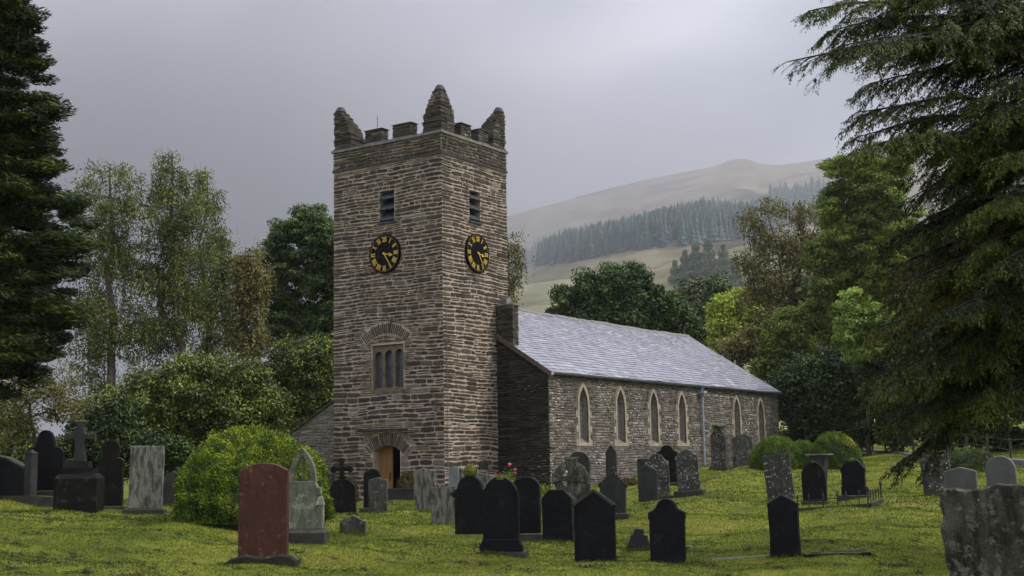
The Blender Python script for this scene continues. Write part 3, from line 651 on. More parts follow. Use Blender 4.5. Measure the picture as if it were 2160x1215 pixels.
# clocks
def clock(Fr, cu, cz_):
    O_, U_, N_ = (np.array(a, float) for a in Fr); R = .765
    def P(u, v, d): return O_+U_*(cu+u)+np.array([0, 0, cz_+v])+N_*d
    mb = MB(); n = 56
    cs = [(math.cos(2*math.pi*i/n), math.sin(2*math.pi*i/n)) for i in range(n)]
    vs = []
    for r, d in ((R, -.01), (R, .085), (R-.03, .10), (R-.045, .08)): vs += [P(r*c, r*s, d) for c, s in cs]
    fs = [(k*n+i, k*n+(i+1) % n, (k+1)*n+(i+1) % n, (k+1)*n+i) for k in range(3) for i in range(n)]+[tuple(3*n+i for i in range(n))]
    mb.add(vs, fs, 0, .5); ck = mb.build('clock', M['clock_black'], CH)
    def quad(m2, pts, d): m2.add([P(u, v, .083) for u, v in pts]+[P(u, v, d) for u, v in pts], [(4, 5, 6, 7), (0, 1, 5, 4), (1, 2, 6, 5), (2, 3, 7, 6), (3, 0, 4, 7)], 0, .5)
    m2 = MB()
    for k in range(60):
        a = 2*math.pi*k/60; c, s = math.cos(a), math.sin(a); q = .0125 if k % 5 else .016; r = .685
        m2 = MB(); quad(m2, [(r*s+x*q, r*c+y*q) for x, y in ((-1, 0), (0, -1), (1, 0), (0, 1))], .088); m2.build('minute_mark', M['gold'], ck)
    num = ['XII', 'I', 'II', 'III', 'IIII', 'V', 'VI', 'VII', 'VIII', 'IX', 'X', 'XI']
    wd = {'I': .052, 'V': .10, 'X': .11}; H = .17; r0 = .475
    for k, s_ in enumerate(num):
        m3 = MB(); a = 2*math.pi*k/12; ca, sa = math.cos(a), math.sin(a); tot = sum(wd[c] for c in s_); x = -tot/2
        def T(px, py): return (px*ca+py*sa, -px*sa+py*ca)
        def stroke(xa, xb, wa):
            quad(m3, [T(*p) for p in ((xa-wa/2, r0), (xa+wa/2, r0), (xb+wa/2, r0+H), (xb-wa/2, r0+H))], .089)
        for c in s_:
            w0 = wd[c]; mx = x+w0/2
            if c == 'I': stroke(mx, mx, .03)
            if c == 'V': stroke(mx, mx-.036, .03); stroke(mx+.004, mx+.036, .014)
            if c == 'X': stroke(mx+.036, mx-.036, .03); stroke(mx-.036, mx+.036, .013)
            x += w0
        for yy in (r0-.006, r0+H-.006): quad(m3, [T(*p) for p in ((-tot/2, yy), (tot/2, yy), (tot/2, yy+.012), (-tot/2, yy+.012))], .0885)
        m3.build('numeral', M['gold'], ck)
    def hand(name, ang, L, w0, w1, tip=None, d=.115, tail=.07):
        m4 = MB(); c, s = math.cos(ang), math.sin(ang)
        def T(px, py): return (px*c+py*s, -px*s+py*c)
        def pl_(pts):
            n_ = len(pts); m4.add([P(*T(*p), d-.012) for p in pts]+[P(*T(*p), d) for p in pts], [tuple(range(n_, 2*n_))]+[(i, (i+1) % n_, n_+(i+1) % n_, n_+i) for i in range(n_)], 0, .5)
        pl_([(-w0/2, -tail), (w0/2, -tail), (w0/2, L*.35), (w1/2, L), (-w1/2, L), (-w0/2, L*.35)])
        if tip: pl_([(-.075, L-.02), (-.03, L-.04), (.03, L-.04), (.075, L-.02), (.035, L+.05), (0, L+.15), (-.035, L+.05)])
        m4.build(name, M['gold'], ck)
    hand('hour_hand', math.radians(102), .29, .04, .025, True, .108)
    hand('minute_hand', math.radians(146), .60, .035, .016, None, .124)
    m5 = MB(); m5.tube([P(0, 0, .08), P(0, 0, .135)], .04, 12); m5.build('hand_boss', M['gold'], ck)
clock(WF, 5.4-2.74, 9.84); clock(SF, 2.16, 9.84)
# lamp, plaque, conductor, rods
mb = MB(); mb.tube([(-.02, .25, 4.12), (-.22, .25, 4.12)], .018, 6); mb.box((-.36, .15, 3.96), (-.14, .35, 4.10), top=(-.32, .17, -.18, .33)); mb.build('flood_lamp', M['iron'], CH)
mb = MB(); blk(mb, *SF, 2.12, 2.66, 1.56, 1.76, .02, .06); mb.build('wall_plaque', M['dark_slab'], CH)
mb = MB(); mb.tube([(.13, -.055, .6), (.14, -.05, 7), (.12, -.05, 13.38), (.15, -.075, 13.45), (.32, -.075, 14.2), (.4, -.10, 14.32)], .011, 5); mb.build('lightning_conductor', M['coping'], CH)
for p in ((.25, 3.35), (1.2, .3)):
    mb = MB(); mb.tube([(p[0], p[1], 14.9), (p[0], p[1], 15.45)], .012, 5); mb.build('lightning_rod', M['iron'], CH)
# nave walls
mb = MB(); NS = ((XN, YN, 0), (1, 0, 0), (0, -1, 0)); NWl = ((XN, 12.6, 0), (0, -1, 0), (-1, 0, 0))
WX = [6.0, 9.0, 11.93, 14.63, 20.57, 23.5]; WWD = .66
win = [lancet(x-XN, WWD, 2.52, 4.0, 4.72) for x in WX]; outer = [lancet(x-XN, .98, 2.36, 4.02, 4.90) for x in WX]
LNV = XE-XN
holed(mb, *NS, [(0, -.3), (LNV, -.3), (LNV, ZE), (0, ZE)], win, .3)
def blkN(u, z):
    b = np.zeros(len(u), bool)
    for x in WX:
        c = x-XN; h = .50; zz_ = np.clip((z-4.02)/.88, 0, 1); hw = h*np.sqrt(np.clip(1-zz_**1.7, 0, 1))
        q = (np.floor((z-2.36)/.27) % 2 == 0) & (z < 4.05); b |= (np.abs(u-c) < hw+.01+.13*q) & (z > 2.34) & (z < 4.92)
    return b
rubble(mb, *NS, LNV, .3, ZE-.03, course=(.07, .135), length=(.16, .55), gap=.02, relief=(.01, .035), blocked=blkN, split=.2, wav=.014)
# west gable south of the tower, and east end
def gabW(u, z):      # u measured from y = 12.6 going south
    y = 12.6-u; top = np.where(y > 7.76, 99, ZE+(YR-np.abs(y-YR)-YN)*SL); lean = 5.24-(y-7.1)*.522
    top = np.where(y > 5.4, np.minimum(np.where(y > 7.76, lean, np.maximum(lean, 0)), 99), top); top = np.where(y > 5.4, lean, top)
    return (z > top-.06) | ((y > 0) & (y < 5.4))
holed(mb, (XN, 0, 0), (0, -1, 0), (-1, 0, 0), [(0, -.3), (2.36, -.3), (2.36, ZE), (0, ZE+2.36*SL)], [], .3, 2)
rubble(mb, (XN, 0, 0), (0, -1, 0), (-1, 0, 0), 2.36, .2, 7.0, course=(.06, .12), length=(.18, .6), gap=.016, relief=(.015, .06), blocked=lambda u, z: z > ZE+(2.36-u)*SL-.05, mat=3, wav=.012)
holed(mb, (XE, YN, 0), (0, 1, 0), (1, 0, 0), [(0, -.3), (10.12, -.3), (10.12, ZE), (5.06, ZR), (0, ZE)], [], .3)
holed(mb, (XE, 7.76, 0), (-1, 0, 0), (0, 1, 0), [(0, -.3), (LNV, -.3), (LNV, ZE), (0, ZE)], [], .3)
rubble(mb, (XE, YN, 0), (0, 1, 0), (1, 0, 0), 10.12, 1.2, 8.4, course=(.08, .14), length=(.2, .6), gap=.02, blocked=lambda u, z: z > ZR-np.abs(u-5.06)*SL-.06)
mb.box((XN+.32, YN+.32, .9), (XE-.32, 7.4, 1.0), 4, .5)
for x in (XN+.31,):
    mb.add([(x, YN+.32, -.3), (x, 7.4, -.3), (x, 7.4, ZE), (x, YR, ZR-.2), (x, YN+.32, ZE)], [(0, 1, 2, 3, 4)], 4, .5)
mb.build('nave_wall', [M['nave_mortar'], M['nave_stone'], M['gable_mortar'], M['gable_stone'], M['void']], CH)['label'] = 'long low nave wall of grey rubble blotched with white lichen'
# north lean-to wall seen left of the tower
mb = MB(); LO = (XN, 12.6, 0)
holed(mb, LO, (0, -1, 0), (-1, 0, 0), [(0, -.3), (7.2, -.3), (7.2, 5.24+1.7*.522), (0, 5.24-5.5*.522)], [], .3)
rubble(mb, LO, (0, -1, 0), (-1, 0, 0), 7.2, .2, 6.1, course=(.08, .15), length=(.16, .5), gap=.024, relief=(.01, .03), blocked=lambda u, z: z > 5.24-(12.6-u-7.1)*.522-.03)
mb.add([(XN, 12.6, -.3), (XN+9, 12.6, -.3), (XN+9, 12.6, 2.37), (XN, 12.6, 2.37)], [(0, 1, 2, 3)], 0, .5)
mb.build('aisle_wall', [M['lean_mortar'], M['lean_stone']], CH)
mb = MB()
def zl(y): return 5.24-(y-7.1)*.522
mb.add([(XN-.08, 12.75, zl(12.75)), (XN+9, 12.75, zl(12.75)), (XN+9, 5.4, zl(5.4)), (XN-.08, 5.4, zl(5.4)), (XN-.08, 12.75, zl(12.75)+.07), (XN+9, 12.75, zl(12.75)+.07), (XN+9, 5.4, zl(5.4)+.07), (XN-.08, 5.4, zl(5.4)+.07)], [(0, 3, 2, 1), (4, 5, 6, 7), (0, 1, 5, 4), (3, 7, 6, 2), (0, 4, 7, 3), (1, 2, 6, 5)], 0, .3)
mb.build('aisle_roof', M['dark_slab'], CH)
# roof of individual slates
mb = MB(); x0r, x1r = XN-.10, XE+.14
def roofz(y): return ZE+.05+(YR-abs(y-YR)-YN)*SL
def sag(x, y): return -.05*math.sin(math.pi*min(1, max(0, (x-4)/(XE-4))))*max(0, (y-YN)/(YR-YN))+.012*math.sin(x*1.9+y)+.009*math.sin(x*.8-y*2.1)
mb.add([(x0r, YN-.16, roofz(YN-.16)-.07), (x1r, YN-.16, roofz(YN-.16)-.07), (x1r, YR, roofz(YR)-.13), (x0r, YR, roofz(YR)-.13), (x1r, 7.92, roofz(7.92)-.07), (x0r, 7.92, roofz(7.92)-.07)], [(0, 1, 2, 3), (3, 2, 4, 5)], 0, .2)
for side in (1, -1):
    s = 0.; SLEN = math.hypot(YR-(YN-.18), (YR-(YN-.18))*SL); row = 0; ca = 1/math.hypot(1, SL)
    while s < SLEN-.02:
        ex = .27-.13*(s/SLEN); ex = min(ex, SLEN-s); x = x0r-random.uniform(0, .2)
        if side < 0 and row % 2: pass
        while x < x1r:
            wd_ = random.uniform(.17, .34)*(1-.25*s/SLEN); a, b = max(x, x0r), min(x+wd_, x1r); x += wd_
            if b-a < .03: continue
            l = random.uniform(-.012, .012); ya = YN-.18+(s-.02+l)*ca; yb = YN-.18+(s+ex*1.15)*ca; yb = min(yb, YR)
            ym = (ya+yb)/2
            if a < TD and ym > 0 and side > 0 and ym < 2.75: 
                if b < TD+.02: continue
                a = TD+.005
            if side < 0 and a < TD: continue
            up = .036+random.uniform(-.004, .006); vs = []
            for yy, dz in ((ya, up), (yb, .006)):
                for xx in (a+.003, b-.003):
                    Y = yy if side > 0 else 2*YR-yy
                    vs.append((xx, Y, ZE+.05+(yy-YN)*SL+dz+random.uniform(-.003, .003)+sag(xx, yy)))
            vs += [(vs[0][0], vs[0][1], vs[0][2]-.018), (vs[1][0], vs[1][1], vs[1][2]-.018)]
            fs = [(0, 1, 3, 2), (4, 5, 1, 0)] if side > 0 else [(0, 2, 3, 1), (4, 0, 1, 5)]
            mb.add(vs, fs, 0)
        s += ex; row += 1
rf = mb.build('roof', M['slate'], CH)
mb = MB(); x = TD+.02
while x < x1r:
    L = min(random.uniform(.4, .5), x1r-x); z = roofz(YR)+sag(x, YR); dz = random.uniform(-.014, .016)
    mb.add([(x+.004, YR-.17, z-.075+dz), (x+L-.004, YR-.17, z-.075+dz), (x+L-.004, YR, z+.075+dz), (x+.004, YR, z+.075+dz), (x+.004, YR+.17, z-.075+dz), (x+L-.004, YR+.17, z-.075+dz)], [(0, 1, 2, 3), (3, 2, 5, 4), (0, 3, 4), (1, 5, 2)], 0); x += L
mb.build('ridge_tiles', M['coping'], rf)
for x in (x0r-.03, x1r):
    mb = MB()
    for ya, yb in ((YN-.2, 0 if x < 5 else YR), (YR, 7.95)):
        if x < 5 and ya == YR: continue
        vs = []
        for yy in (ya, yb):
            for dx in (0, .04):
                for dz in (-.17, .035): vs.append((x+dx, yy, roofz(yy)+dz))
        mb.add(vs, [(0, 1, 3, 2), (4, 6, 7, 5), (0, 4, 5, 1), (2, 3, 7, 6), (1, 5, 7, 3), (0, 2, 6, 4)], 0, .5)
    mb.build('verge_board', M['verge'], rf)
# gutter and downpipe
mb = MB(); gy, gz_ = YN-.21, ZE-.115
prof = [(.0, .06), (.0, 0), (.03, -.045), (.075, -.045), (.105, 0), (.105, .06)]
for i in range(len(prof)-1):
    (a, b), (c, d) = prof[i], prof[i+1]
    mb.add([(x0r, gy+.10-a, gz_+b), (x1r, gy+.10-a, gz_+b), (x1r, gy+.10-c, gz_+d), (x0r, gy+.10-c, gz_+d)], [(0, 1, 2, 3)], 0, .5)
mb.box((x0r+.02, YN-.1, ZE-.13), (x1r-.02, YN-.03, ZE+.02), 0, .5)
mb.build('gutter', M['gutter_dark'], CH)
mb = MB(); mb.box((x0r-.01, gy-.02, gz_-.07), (x0r+.16, gy+.16, gz_+.10), 0, .5); mb.build('gutter_end_box', M['gutter'], CH, bevel=.01)
mb = MB(); px = 16.5; mb.tube([(px, YN-.14, 4.72), (px, YN-.14, 4.5), (px+.02, YN-.12, 1.7), (px+.03, YN-.14, 1.40), (px+.04, YN-.26, 1.30)], .048, 10)
mb.box((px-.07, YN-.24, 4.70), (px+.07, YN-.04, 4.82), 0, .5, top=(px-.15, YN-.30, px+.15, YN-.02)); mb.box((px-.17, YN-.31, 4.82), (px+.17, YN-.01, 4.93), 0, .5)
mb.tube([(px, YN-.14, 4.93), (px, YN-.16, 5.13)], .045, 8)
for z in (4.45, 3.3, 2.2): mb.tube([(px+.01, YN-.13, z-.03), (px+.01, YN-.13, z+.03)], .062, 10); mb.box((px-.11, YN-.07, z-.02), (px+.13, YN-.02, z+.02), 0, .5)
mb.build('downpipe', M['gutter'], CH)
# lancet windows
for x in WX:
    c = x-XN; inn = lancet(c, WWD, 2.52, 4.0, 4.72); out_ = lancet(c, .92, 2.38, 4.02, 4.88); core = lancet(c, .46, 2.66, 3.98, 4.60)
    mb = MB(); ring(mb, *NS, out_, .028, inn, .022, 0, .5); ring(mb, *NS, out_, -.02, out_, .028, 0, .5)
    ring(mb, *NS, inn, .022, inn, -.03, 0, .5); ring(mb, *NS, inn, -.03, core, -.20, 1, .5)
    k = 0; z = 2.38
    while z < 4.0:
        h = random.uniform(.24, .30); ext = .125 if k % 2 == 0 else .0
        if ext:
            for sg in (-1, 1):
                a, b = c+sg*.47, c+sg*(.48+ext+random.uniform(-.02, .02)); blk(mb, *NS, min(a, b), max(a, b), z+.004, z+h-.004, -.01, .024, 0)
        z += h; k += 1
    fr = mb.build('lancet_window', [M['dress'], M['reveal']], CH)
    m2 = MB(); face(m2, *NS, lancet(c, .48, 2.64, 3.98, 4.62), -.198); m2.build('pane', M['glass'], fr)
    m3 = MB(); Oa, Ua, Na = (np.array(a, float) for a in NS)
    for zz_ in np.arange(2.80, 4.4, .2): m3.tube([Oa+Ua*(c-.22)+np.array([0, 0, zz_])-Na*.187, Oa+Ua*(c+.22)+np.array([0, 0, zz_])-Na*.187], .009, 4)
    m3.tube([Oa+Ua*c+np.array([0, 0, 2.67])-Na*.187, Oa+Ua*c+np.array([0, 0, 4.5])-Na*.187], .009, 4)
    m3.build('leading', M['lead'], fr)
# chimney at the roof verge against the tower
mb = MB(); slabstack(mb, XN-.03, -.80, XN+.36, -.06, 6.2, 7.88, .02, th=(.07, .13)); 
mb.box((XN-.09, -.87, 7.88), (XN+.43, -.04, 7.94), 2, .4)
chm = mb.build('chimney', [M['tower_stone'], M['tower_mortar'], M['coping']], CH)
mb = MB(); mb.box((XN+.03, -.48, 7.94), (XN+.31, -.20, 8.18), 0, .5); mb.build('chimney_pot', M['coping'], chm, bevel=.02)
# ------------------------------------------------------------------ gravestones
GR = math.radians(-90); TUFT = []
def half(shape, w, h, a=None):
    hw = w/2
    if shape == 'flat': return [(hw, 0), (hw, h)]
    if shape == 'segment':
        r = (a or .22)*w; R = (hw*hw+r*r)/(2*r); t0 = math.asin(min(1, hw/R)); return [(hw, 0)]+[(R*math.sin(t0*(1-i/8)), h-R+R*math.cos(t0*(1-i/8))) for i in range(9)]
    if shape == 'semi': return [(hw, 0)]+[(hw*math.cos(math.pi/2*i/10), h-hw+hw*math.sin(math.pi/2*i/10)) for i in range(11)]
    if shape == 'gothic':
        r = (a or .75)*w; R = (hw*hw+r*r)/(2*hw); ae = math.acos((R-hw)/R); return [(hw, 0)]+[(-(R-hw)+R*math.cos(ae*i/9), h-r+R*math.sin(ae*i/9)) for i in range(10)]
    if shape == 'gable': s = (a or .28)*w; return [(hw, 0), (hw, h-s), (0, h)]
    if shape == 'cham': s = (a or .3)*w; return [(hw, 0), (hw, h-s), (hw-s*.95, h), (0, h)]
    if shape == 'ogee':
        s = (a or .30)*w; P = [(hw, 0), (hw, h-s*1.15), (hw-.03*w, h-s*1.02)]
        for i in range(6): t = i/5; P.append((hw-.06*w-.17*w*t, h-s+ s*.42*t**1.8))
        for i in range(1, 8): t = math.radians(22+68*i/7); P.append((.29*w*math.cos(t)/math.cos(math.radians(22)), h-s*.58+(s*.58)*(math.sin(t)-math.sin(math.radians(22)))/(1-math.sin(math.radians(22)))))
        P[-1] = (0, h); return P
    if shape == 'earedogee':
        s = .33*w; P = [(hw-.03*w, 0), (hw-.03*w, h-s*1.75), (hw, h-s*1.6), (hw, h-s*1.12), (hw-.05*w, h-s*1.02)]
        for i in range(1, 6): t = i/5; P.append((hw-.07*w-.15*w*t, h-s+s*.30*t**1.6))
        for i in range(1, 8): t = math.radians(15+75*i/7); P.append((.29*w*math.cos(t), h-s*.72+s*.72*(math.sin(t)-.26)/.74))
        P[-1] = (0, h); return P
    if shape == 'trefoil':   # pointed head rising between two rounded shoulders
        P = [(hw, 0), (hw, h*.60)]
        for i in range(1, 7): t = math.pi/2*i/7; P.append((hw-.20*w+.20*w*math.cos(t), h*.60+.19*w*math.sin(t)))
        P.append((hw-.235*w, h*.60+.19*w))
        for i in range(1, 9): t = i/8; P.append(((hw-.25*w)*math.cos(t*math.pi/2)**.8, h*.60+.19*w+(h*.40-.19*w)*math.sin(t*math.pi/2)))
        P[-1] = (0, h); return P
    if shape == 'shoulderdisc':   # round head above sloping shoulders
        P = [(hw, 0), (hw, h*.66)]
        for i in range(1, 6): t = math.pi/2*i/5; P.append((hw-.14*w+.14*w*math.cos(t), h*.66+.16*w*math.sin(t)))
        P.append((.29*w, h*.66+.18*w)); P.append((.30*w, h*.66+.26*w)); zc = h-.36*w
        for i in range(9): t = math.radians(-15+105*i/8); P.append((.36*w*math.cos(t), zc+.36*w*math.sin(t)))
        P[-1] = (0, h); return P
    if shape == 'coped':     # gable with stepped coping ends
        s = .36*w; return [(hw-.015, 0), (hw-.015, h-s*1.12), (hw+.008, h-s*1.1), (hw+.008, h-s*.98), (hw-.05*w, h-s*.9), (hw-.05*w, h-s*.86), (.06*w, h-.03*w), (0, h)]
    if shape == 'flared': s = .27*w; return [(hw*1.10, 0), (hw*1.06, h*.06), (hw*.97, h*.2), (hw*.94, h*.5), (hw*.99, h-s), (0, h)]
    if shape == 'cusped':   # arched with a small roll at the shoulders and a step at the foot
        s = .42*w; P = [(hw, 0), (hw, h*.22), (hw*.93, h*.25), (hw*.93, h-s*1.3), (hw, h-s*1.2), (hw, h-s)]
        for i in range(1, 9): t = i/8; P.append((hw*.98*(1-t)**.92, h-s+s*math.sin(t*math.pi/2)**1.1))
        return P
    if shape == 'lobed':    # quadrant shoulders and a round centre
        P = [(hw*.86, 0), (hw*.86, h-.62*w), (hw, h-.55*w), (hw, h-.44*w), (hw*.72, h-.34*w)]
        for i in range(1, 8): t = math.pi/2*i/7; P.append((.34*w*math.cos(t), h-.30*w+.30*w*math.sin(t)))
        return P
    if shape == 'lump': return [(hw, 0), (hw*.99, h*.35), (hw*.72, h*.62), (hw*.70, h*.74), (hw*.42, h*.80), (hw*.34, h*.97), (0, h)]
    if shape == 'shallow': s = .13*w; return [(hw, 0), (hw, h-s*1.2), (hw*.93, h-s), (0, h)]
    raise ValueError(shape)
def outline(shape, w, h, a=None, jit=0., asym=0.):
    r = half(shape, w, h, a); l = [(-x, z) for x, z in r[::-1] if abs(x) > 1e-4]
    P = r+l           # counter-clockwise seen from the front, starting bottom right
    if jit:
        Q = []
        for i in range(len(P)):
            (x0, z0), (x1, z1) = P[i], P[(i+1) % len(P)]; L = math.hypot(x1-x0, z1-z0); n = max(1, int(L/.10))
            for k in range(n):
                t = k/n; jx, jz = (random.uniform(-jit, jit), random.uniform(-jit, jit)) if (z0+(z1-z0)*t) > .04 else (0, 0)
                Q.append((x0+(x1-x0)*t+jx, z0+(z1-z0)*t+jz))
        P = Q
    return P
def extrude(mb, P, t, y0=None, bev=.010, mat=0, off=(0, 0)):
    """P outline (x,z) ccw from the front (viewer at -y)"""
    n = len(P); A = np.array(P, float); nrm = np.zeros_like(A)
    for i in range(n):
        e1 = A[i]-A[i-1]; e2 = A[(i+1) % n]-A[i]; n1 = np.array([e1[1], -e1[0]]); n2 = np.array([e2[1], -e2[0]])
        n1 /= np.linalg.norm(n1)+1e-9; n2 /= np.linalg.norm(n2)+1e-9; v = n1+n2; v /= np.linalg.norm(v)+1e-9; nrm[i] = v
    I = A-nrm*bev; ya = -t/2 if y0 is None else y0; yb = ya+t
    vs = [(x+off[0], ya, z+off[1]) for x, z in I]+[(x+off[0], ya+bev, z+off[1]) for x, z in A]+[(x+off[0], yb-bev, z+off[1]) for x, z in A]+[(x+off[0], yb, z+off[1]) for x, z in I]
    fs = [tuple(range(n)), tuple(range(4*n-1, 3*n-1, -1))]
    for k in range(3):
        for i in range(n): j = (i+1) % n; fs.append((k*n+i, (k+1)*n+i, (k+1)*n+j, k*n+j))
    mb.add(vs, fs, mat, .5)
def fixn(o):
    bm = bmesh.new(); bm.from_mesh(o.data); bmesh.ops.recalc_face_normals(bm, faces=bm.faces); bm.to_mesh(o.data); bm.free(); return o
def lbuild(mb, name, mat, parent):
    """build in the local coordinates of the parent"""
    o = mb.build(name, mat, None, origin=(0, 0, 0)); o.parent = parent; return fixn(o)
def plinth_box(mb, w, d, h, slope=.02):
    mb.box((-w/2, -d/2, -.18), (w/2, d/2, h-slope), 0, .5); mb.box((-w/2+.002, -d/2+.002, h-slope), (w/2-.002, d/2-.002, h), 0, .5, top=(-w/2+slope, -d/2+slope, w/2-slope, d/2-slope))
def stone(label, x, y, ztop, w, t, shape, mat, a=None, lean=0, back=0, turn=0, plinth=None, jit=.0, cat='gravestone', group=None, name='gravestone', extra=None, pm='g_base'):
    """ztop: world height of its top. lean in degrees to the right as one faces it"""
    TUFT.append((x, y, w, GR+math.radians(turn), t)); gz0 = g1(x, y); rot = (math.radians(back), math.radians(lean), GR+math.radians(turn))
    root = empty(name, (x, y, gz0), label, cat, group); root.rotation_euler = rot
    H = ztop-gz0; ph = plinth[2] if plinth else 0
    if not jit and w > .4: jit = .0028
    mb = MB(); P = outline(shape, w, H-ph+(.12 if not plinth else 0), a, jit); extrude(mb, P, t, off=(0, ph-(0 if plinth else .12)), bev=.012 if t > .08 else .007)
    lbuild(mb, 'slab', M[mat], root)
    if plinth:
        m2 = MB(); plinth_box(m2, w+plinth[0], t+plinth[1], ph); lbuild(m2, 'plinth', M[pm], root)
    if extra: extra(root, w, H, t, ph)
    return root
def rim(ph_, shape, a, inset=.05, mat='g_black'):
    def f(root, w, H, t, ph):
        P = outline(shape, w-2*inset, H-ph-inset*1.6, a); mb = MB(); A = P; O_ = outline(shape, w-.02, H-ph-.012, a)
        n = len(P)
        vs = [(x_, -t/2-.001, z_+ph) for x_, z_ in A]+[(x_, -t/2-.014, z_+ph) for x_, z_ in A]+[(x_, -t/2-.014, z_+ph) for x_, z_ in O_]+[(x_, -t/2-.001, z_+ph) for x_, z_ in O_]
        mb.add(vs, [(k*n+i, k*n+(i+1) % n, (k+1)*n+(i+1) % n, (k+1)*n+i) for k in range(3) for i in range(n)], 0, .5)
        lbuild(mb, 'raised_rim', M[mat], root)
    return f
def mosscap(wd, H0, th=.05):
    def f(root, w, H, t, ph):
        mb = MB(); n = 14
        for k in range(46):
            x_ = random.gauss(0, wd*.35); y_ = random.uniform(-t*.5, t*.5); z_ = H-H0*abs(x_/max(wd, .01))*1.2+random.uniform(-.02, .015); r = random.uniform(.018, .04)
            v = [(x_+random.gauss(0, r*.7), y_+random.gauss(0, r*.6), z_+random.gauss(0, r*.5)) for _ in range(4)]
            mb.add(v, [(0, 1, 2), (0, 2, 3), (0, 3, 1), (1, 3, 2)], 0)
        P = outline('semi', wd*1.2, wd*.62); extrude(mb, P, t+.02, off=(0, H-wd*.58), bev=.02)
        lbuild(mb, 'moss_cap', M['moss'], root)
    return f
# ---- the left group
def tomb():
    x, y = -18.11, -1.09; g = g1(x, y); root = empty('family_tomb', (x, y, g), 'black stone family tomb at the left edge with sloping side wall and pointed post', 'tomb'); root.rotation_euler = (0, 0, GR)
    mb = MB(); mb.box((-.13, -.09, -.2), (.13, .09, 1.18), 0, .5); mb.box((-.145, -.105, 1.182), (.145, .105, 1.21), 0, .5); mb.box((-.13, -.09, 1.212), (.13, .09, 1.30), 0, .5, top=(-.01, -.01, .01, .01)); lbuild(mb, 'corner_post', M['g_mid'], root)
    mb = MB(); extrude(mb, [(-.135, .18), (-.135, .80), (-.9, 1.06), (-1.45, 1.14), (-3.4, 1.14), (-3.4, .18)][::-1], .14, bev=.015); lbuild(mb, 'side_wall', M['g_black'], root)
    mb = MB(); extrude(mb, [(-.135, .805), (-.9, 1.065), (-1.45, 1.145), (-3.4, 1.145), (-3.4, 1.20), (-1.44, 1.20), (-.88, 1.12), (-.135, .87)][::-1], .22, bev=.012); lbuild(mb, 'sloping_coping', M['g_mid'], root)
    mb = MB(); mb.box((-3.5, -.25, -.3), (1.6, .2, .16), 0, .5); mb.box((-3.4, -.17, .162), (.6, .16, .18), 0, .5); lbuild(mb, 'plinth', M['g_base'], root)
tomb()
stone('large black headstone with a pointed head between rounded shoulders, behind the tomb post', -16.65, .37, 2.83, 0.95, .18, 'trefoil', 'g_black', plinth=(.16, .25, .28), pm='g_base', turn=38)
stone('small black round-topped stone half hidden behind the large trefoil headstone', -14.42, 2.3, 2.10, 0.42, .12, 'semi', 'g_mid', turn=38)
def cross_monument():
    x, y = -19.34, -4.57; g = g1(x, y)
    root = empty('cross_monument', (x, y, g), 'dark stone cross with mossy arms standing on a massive block', 'monument'); root.rotation_euler = (0, 0, GR+math.radians(37))
    mb = MB(); mb.box((-.46, -.33, -.2), (.46, .33, .70), 0, .5); mb.box((-.46, -.33, .702), (.46, .33, .80), 0, .5, top=(-.38, -.27, .38, .27)); o = lbuild(mb, 'block', M['g_black2'], root)
    mb = MB(); mb.box((-.34, -.26, .80), (.34, .26, .93), 0, .5); mb.box((-.24, -.19, .932), (.24, .19, 1.06), 0, .5, top=(-.2, -.16, .2, .16)); lbuild(mb, 'step', M['g_black2'], root)
    mb = MB(); a, b = .105, .12
    P = [(b, 1.06), (a, 1.50), (.13, 1.55), (.30, 1.53), (.33, 1.50), (.33, 1.73), (.30, 1.70), (.13, 1.68), (.10, 1.73), (.09, 1.84), (.13, 1.90), (.13, 1.95)]
    P = P+[(-x_, z_) for x_, z_ in P[::-1]]; extrude(mb, P, .17, bev=.02); lbuild(mb, 'cross', M['g_mid'], root)
    for u in (0, 1):
        mb = MB()
        for k in range(30):
            x_, z_ = (random.uniform(-.12, .12), 1.955) if u == 0 else (random.uniform(-.28, .26), 1.715); y_ = random.uniform(-.08, .08); r = .03
            v = [(x_+random.gauss(0, r), y_+random.gauss(0, r*.7), z_+random.gauss(0, r*.5)) for _ in range(4)]; mb.add(v, [(0, 1, 2), (0, 2, 3), (0, 3, 1), (1, 3, 2)])
        lbuild(mb, 'moss', M['moss'], root)
cross_monument()
stone('tall black headstone with a round disc-like head above curved shoulders', -17.64, -3.48, 2.48, 0.60, .13, 'shoulderdisc', 'g_black2', plinth=(.22, .25, .12), turn=34)
stone('pale flat-topped rectangular slab streaked with lichen, left of the big clipped yew', -18.53, -5.78, 2.28, 0.73, .10, 'flat', 'g_pale', lean=1.5, plinth=(.16, .22, .13), jit=.003, turn=37)
stone('dark arched headstone peeping out behind the pale rectangular slab', -15.4, -3.1, 1.72, 0.50, .10, 'gothic', 'g_mid', turn=36)
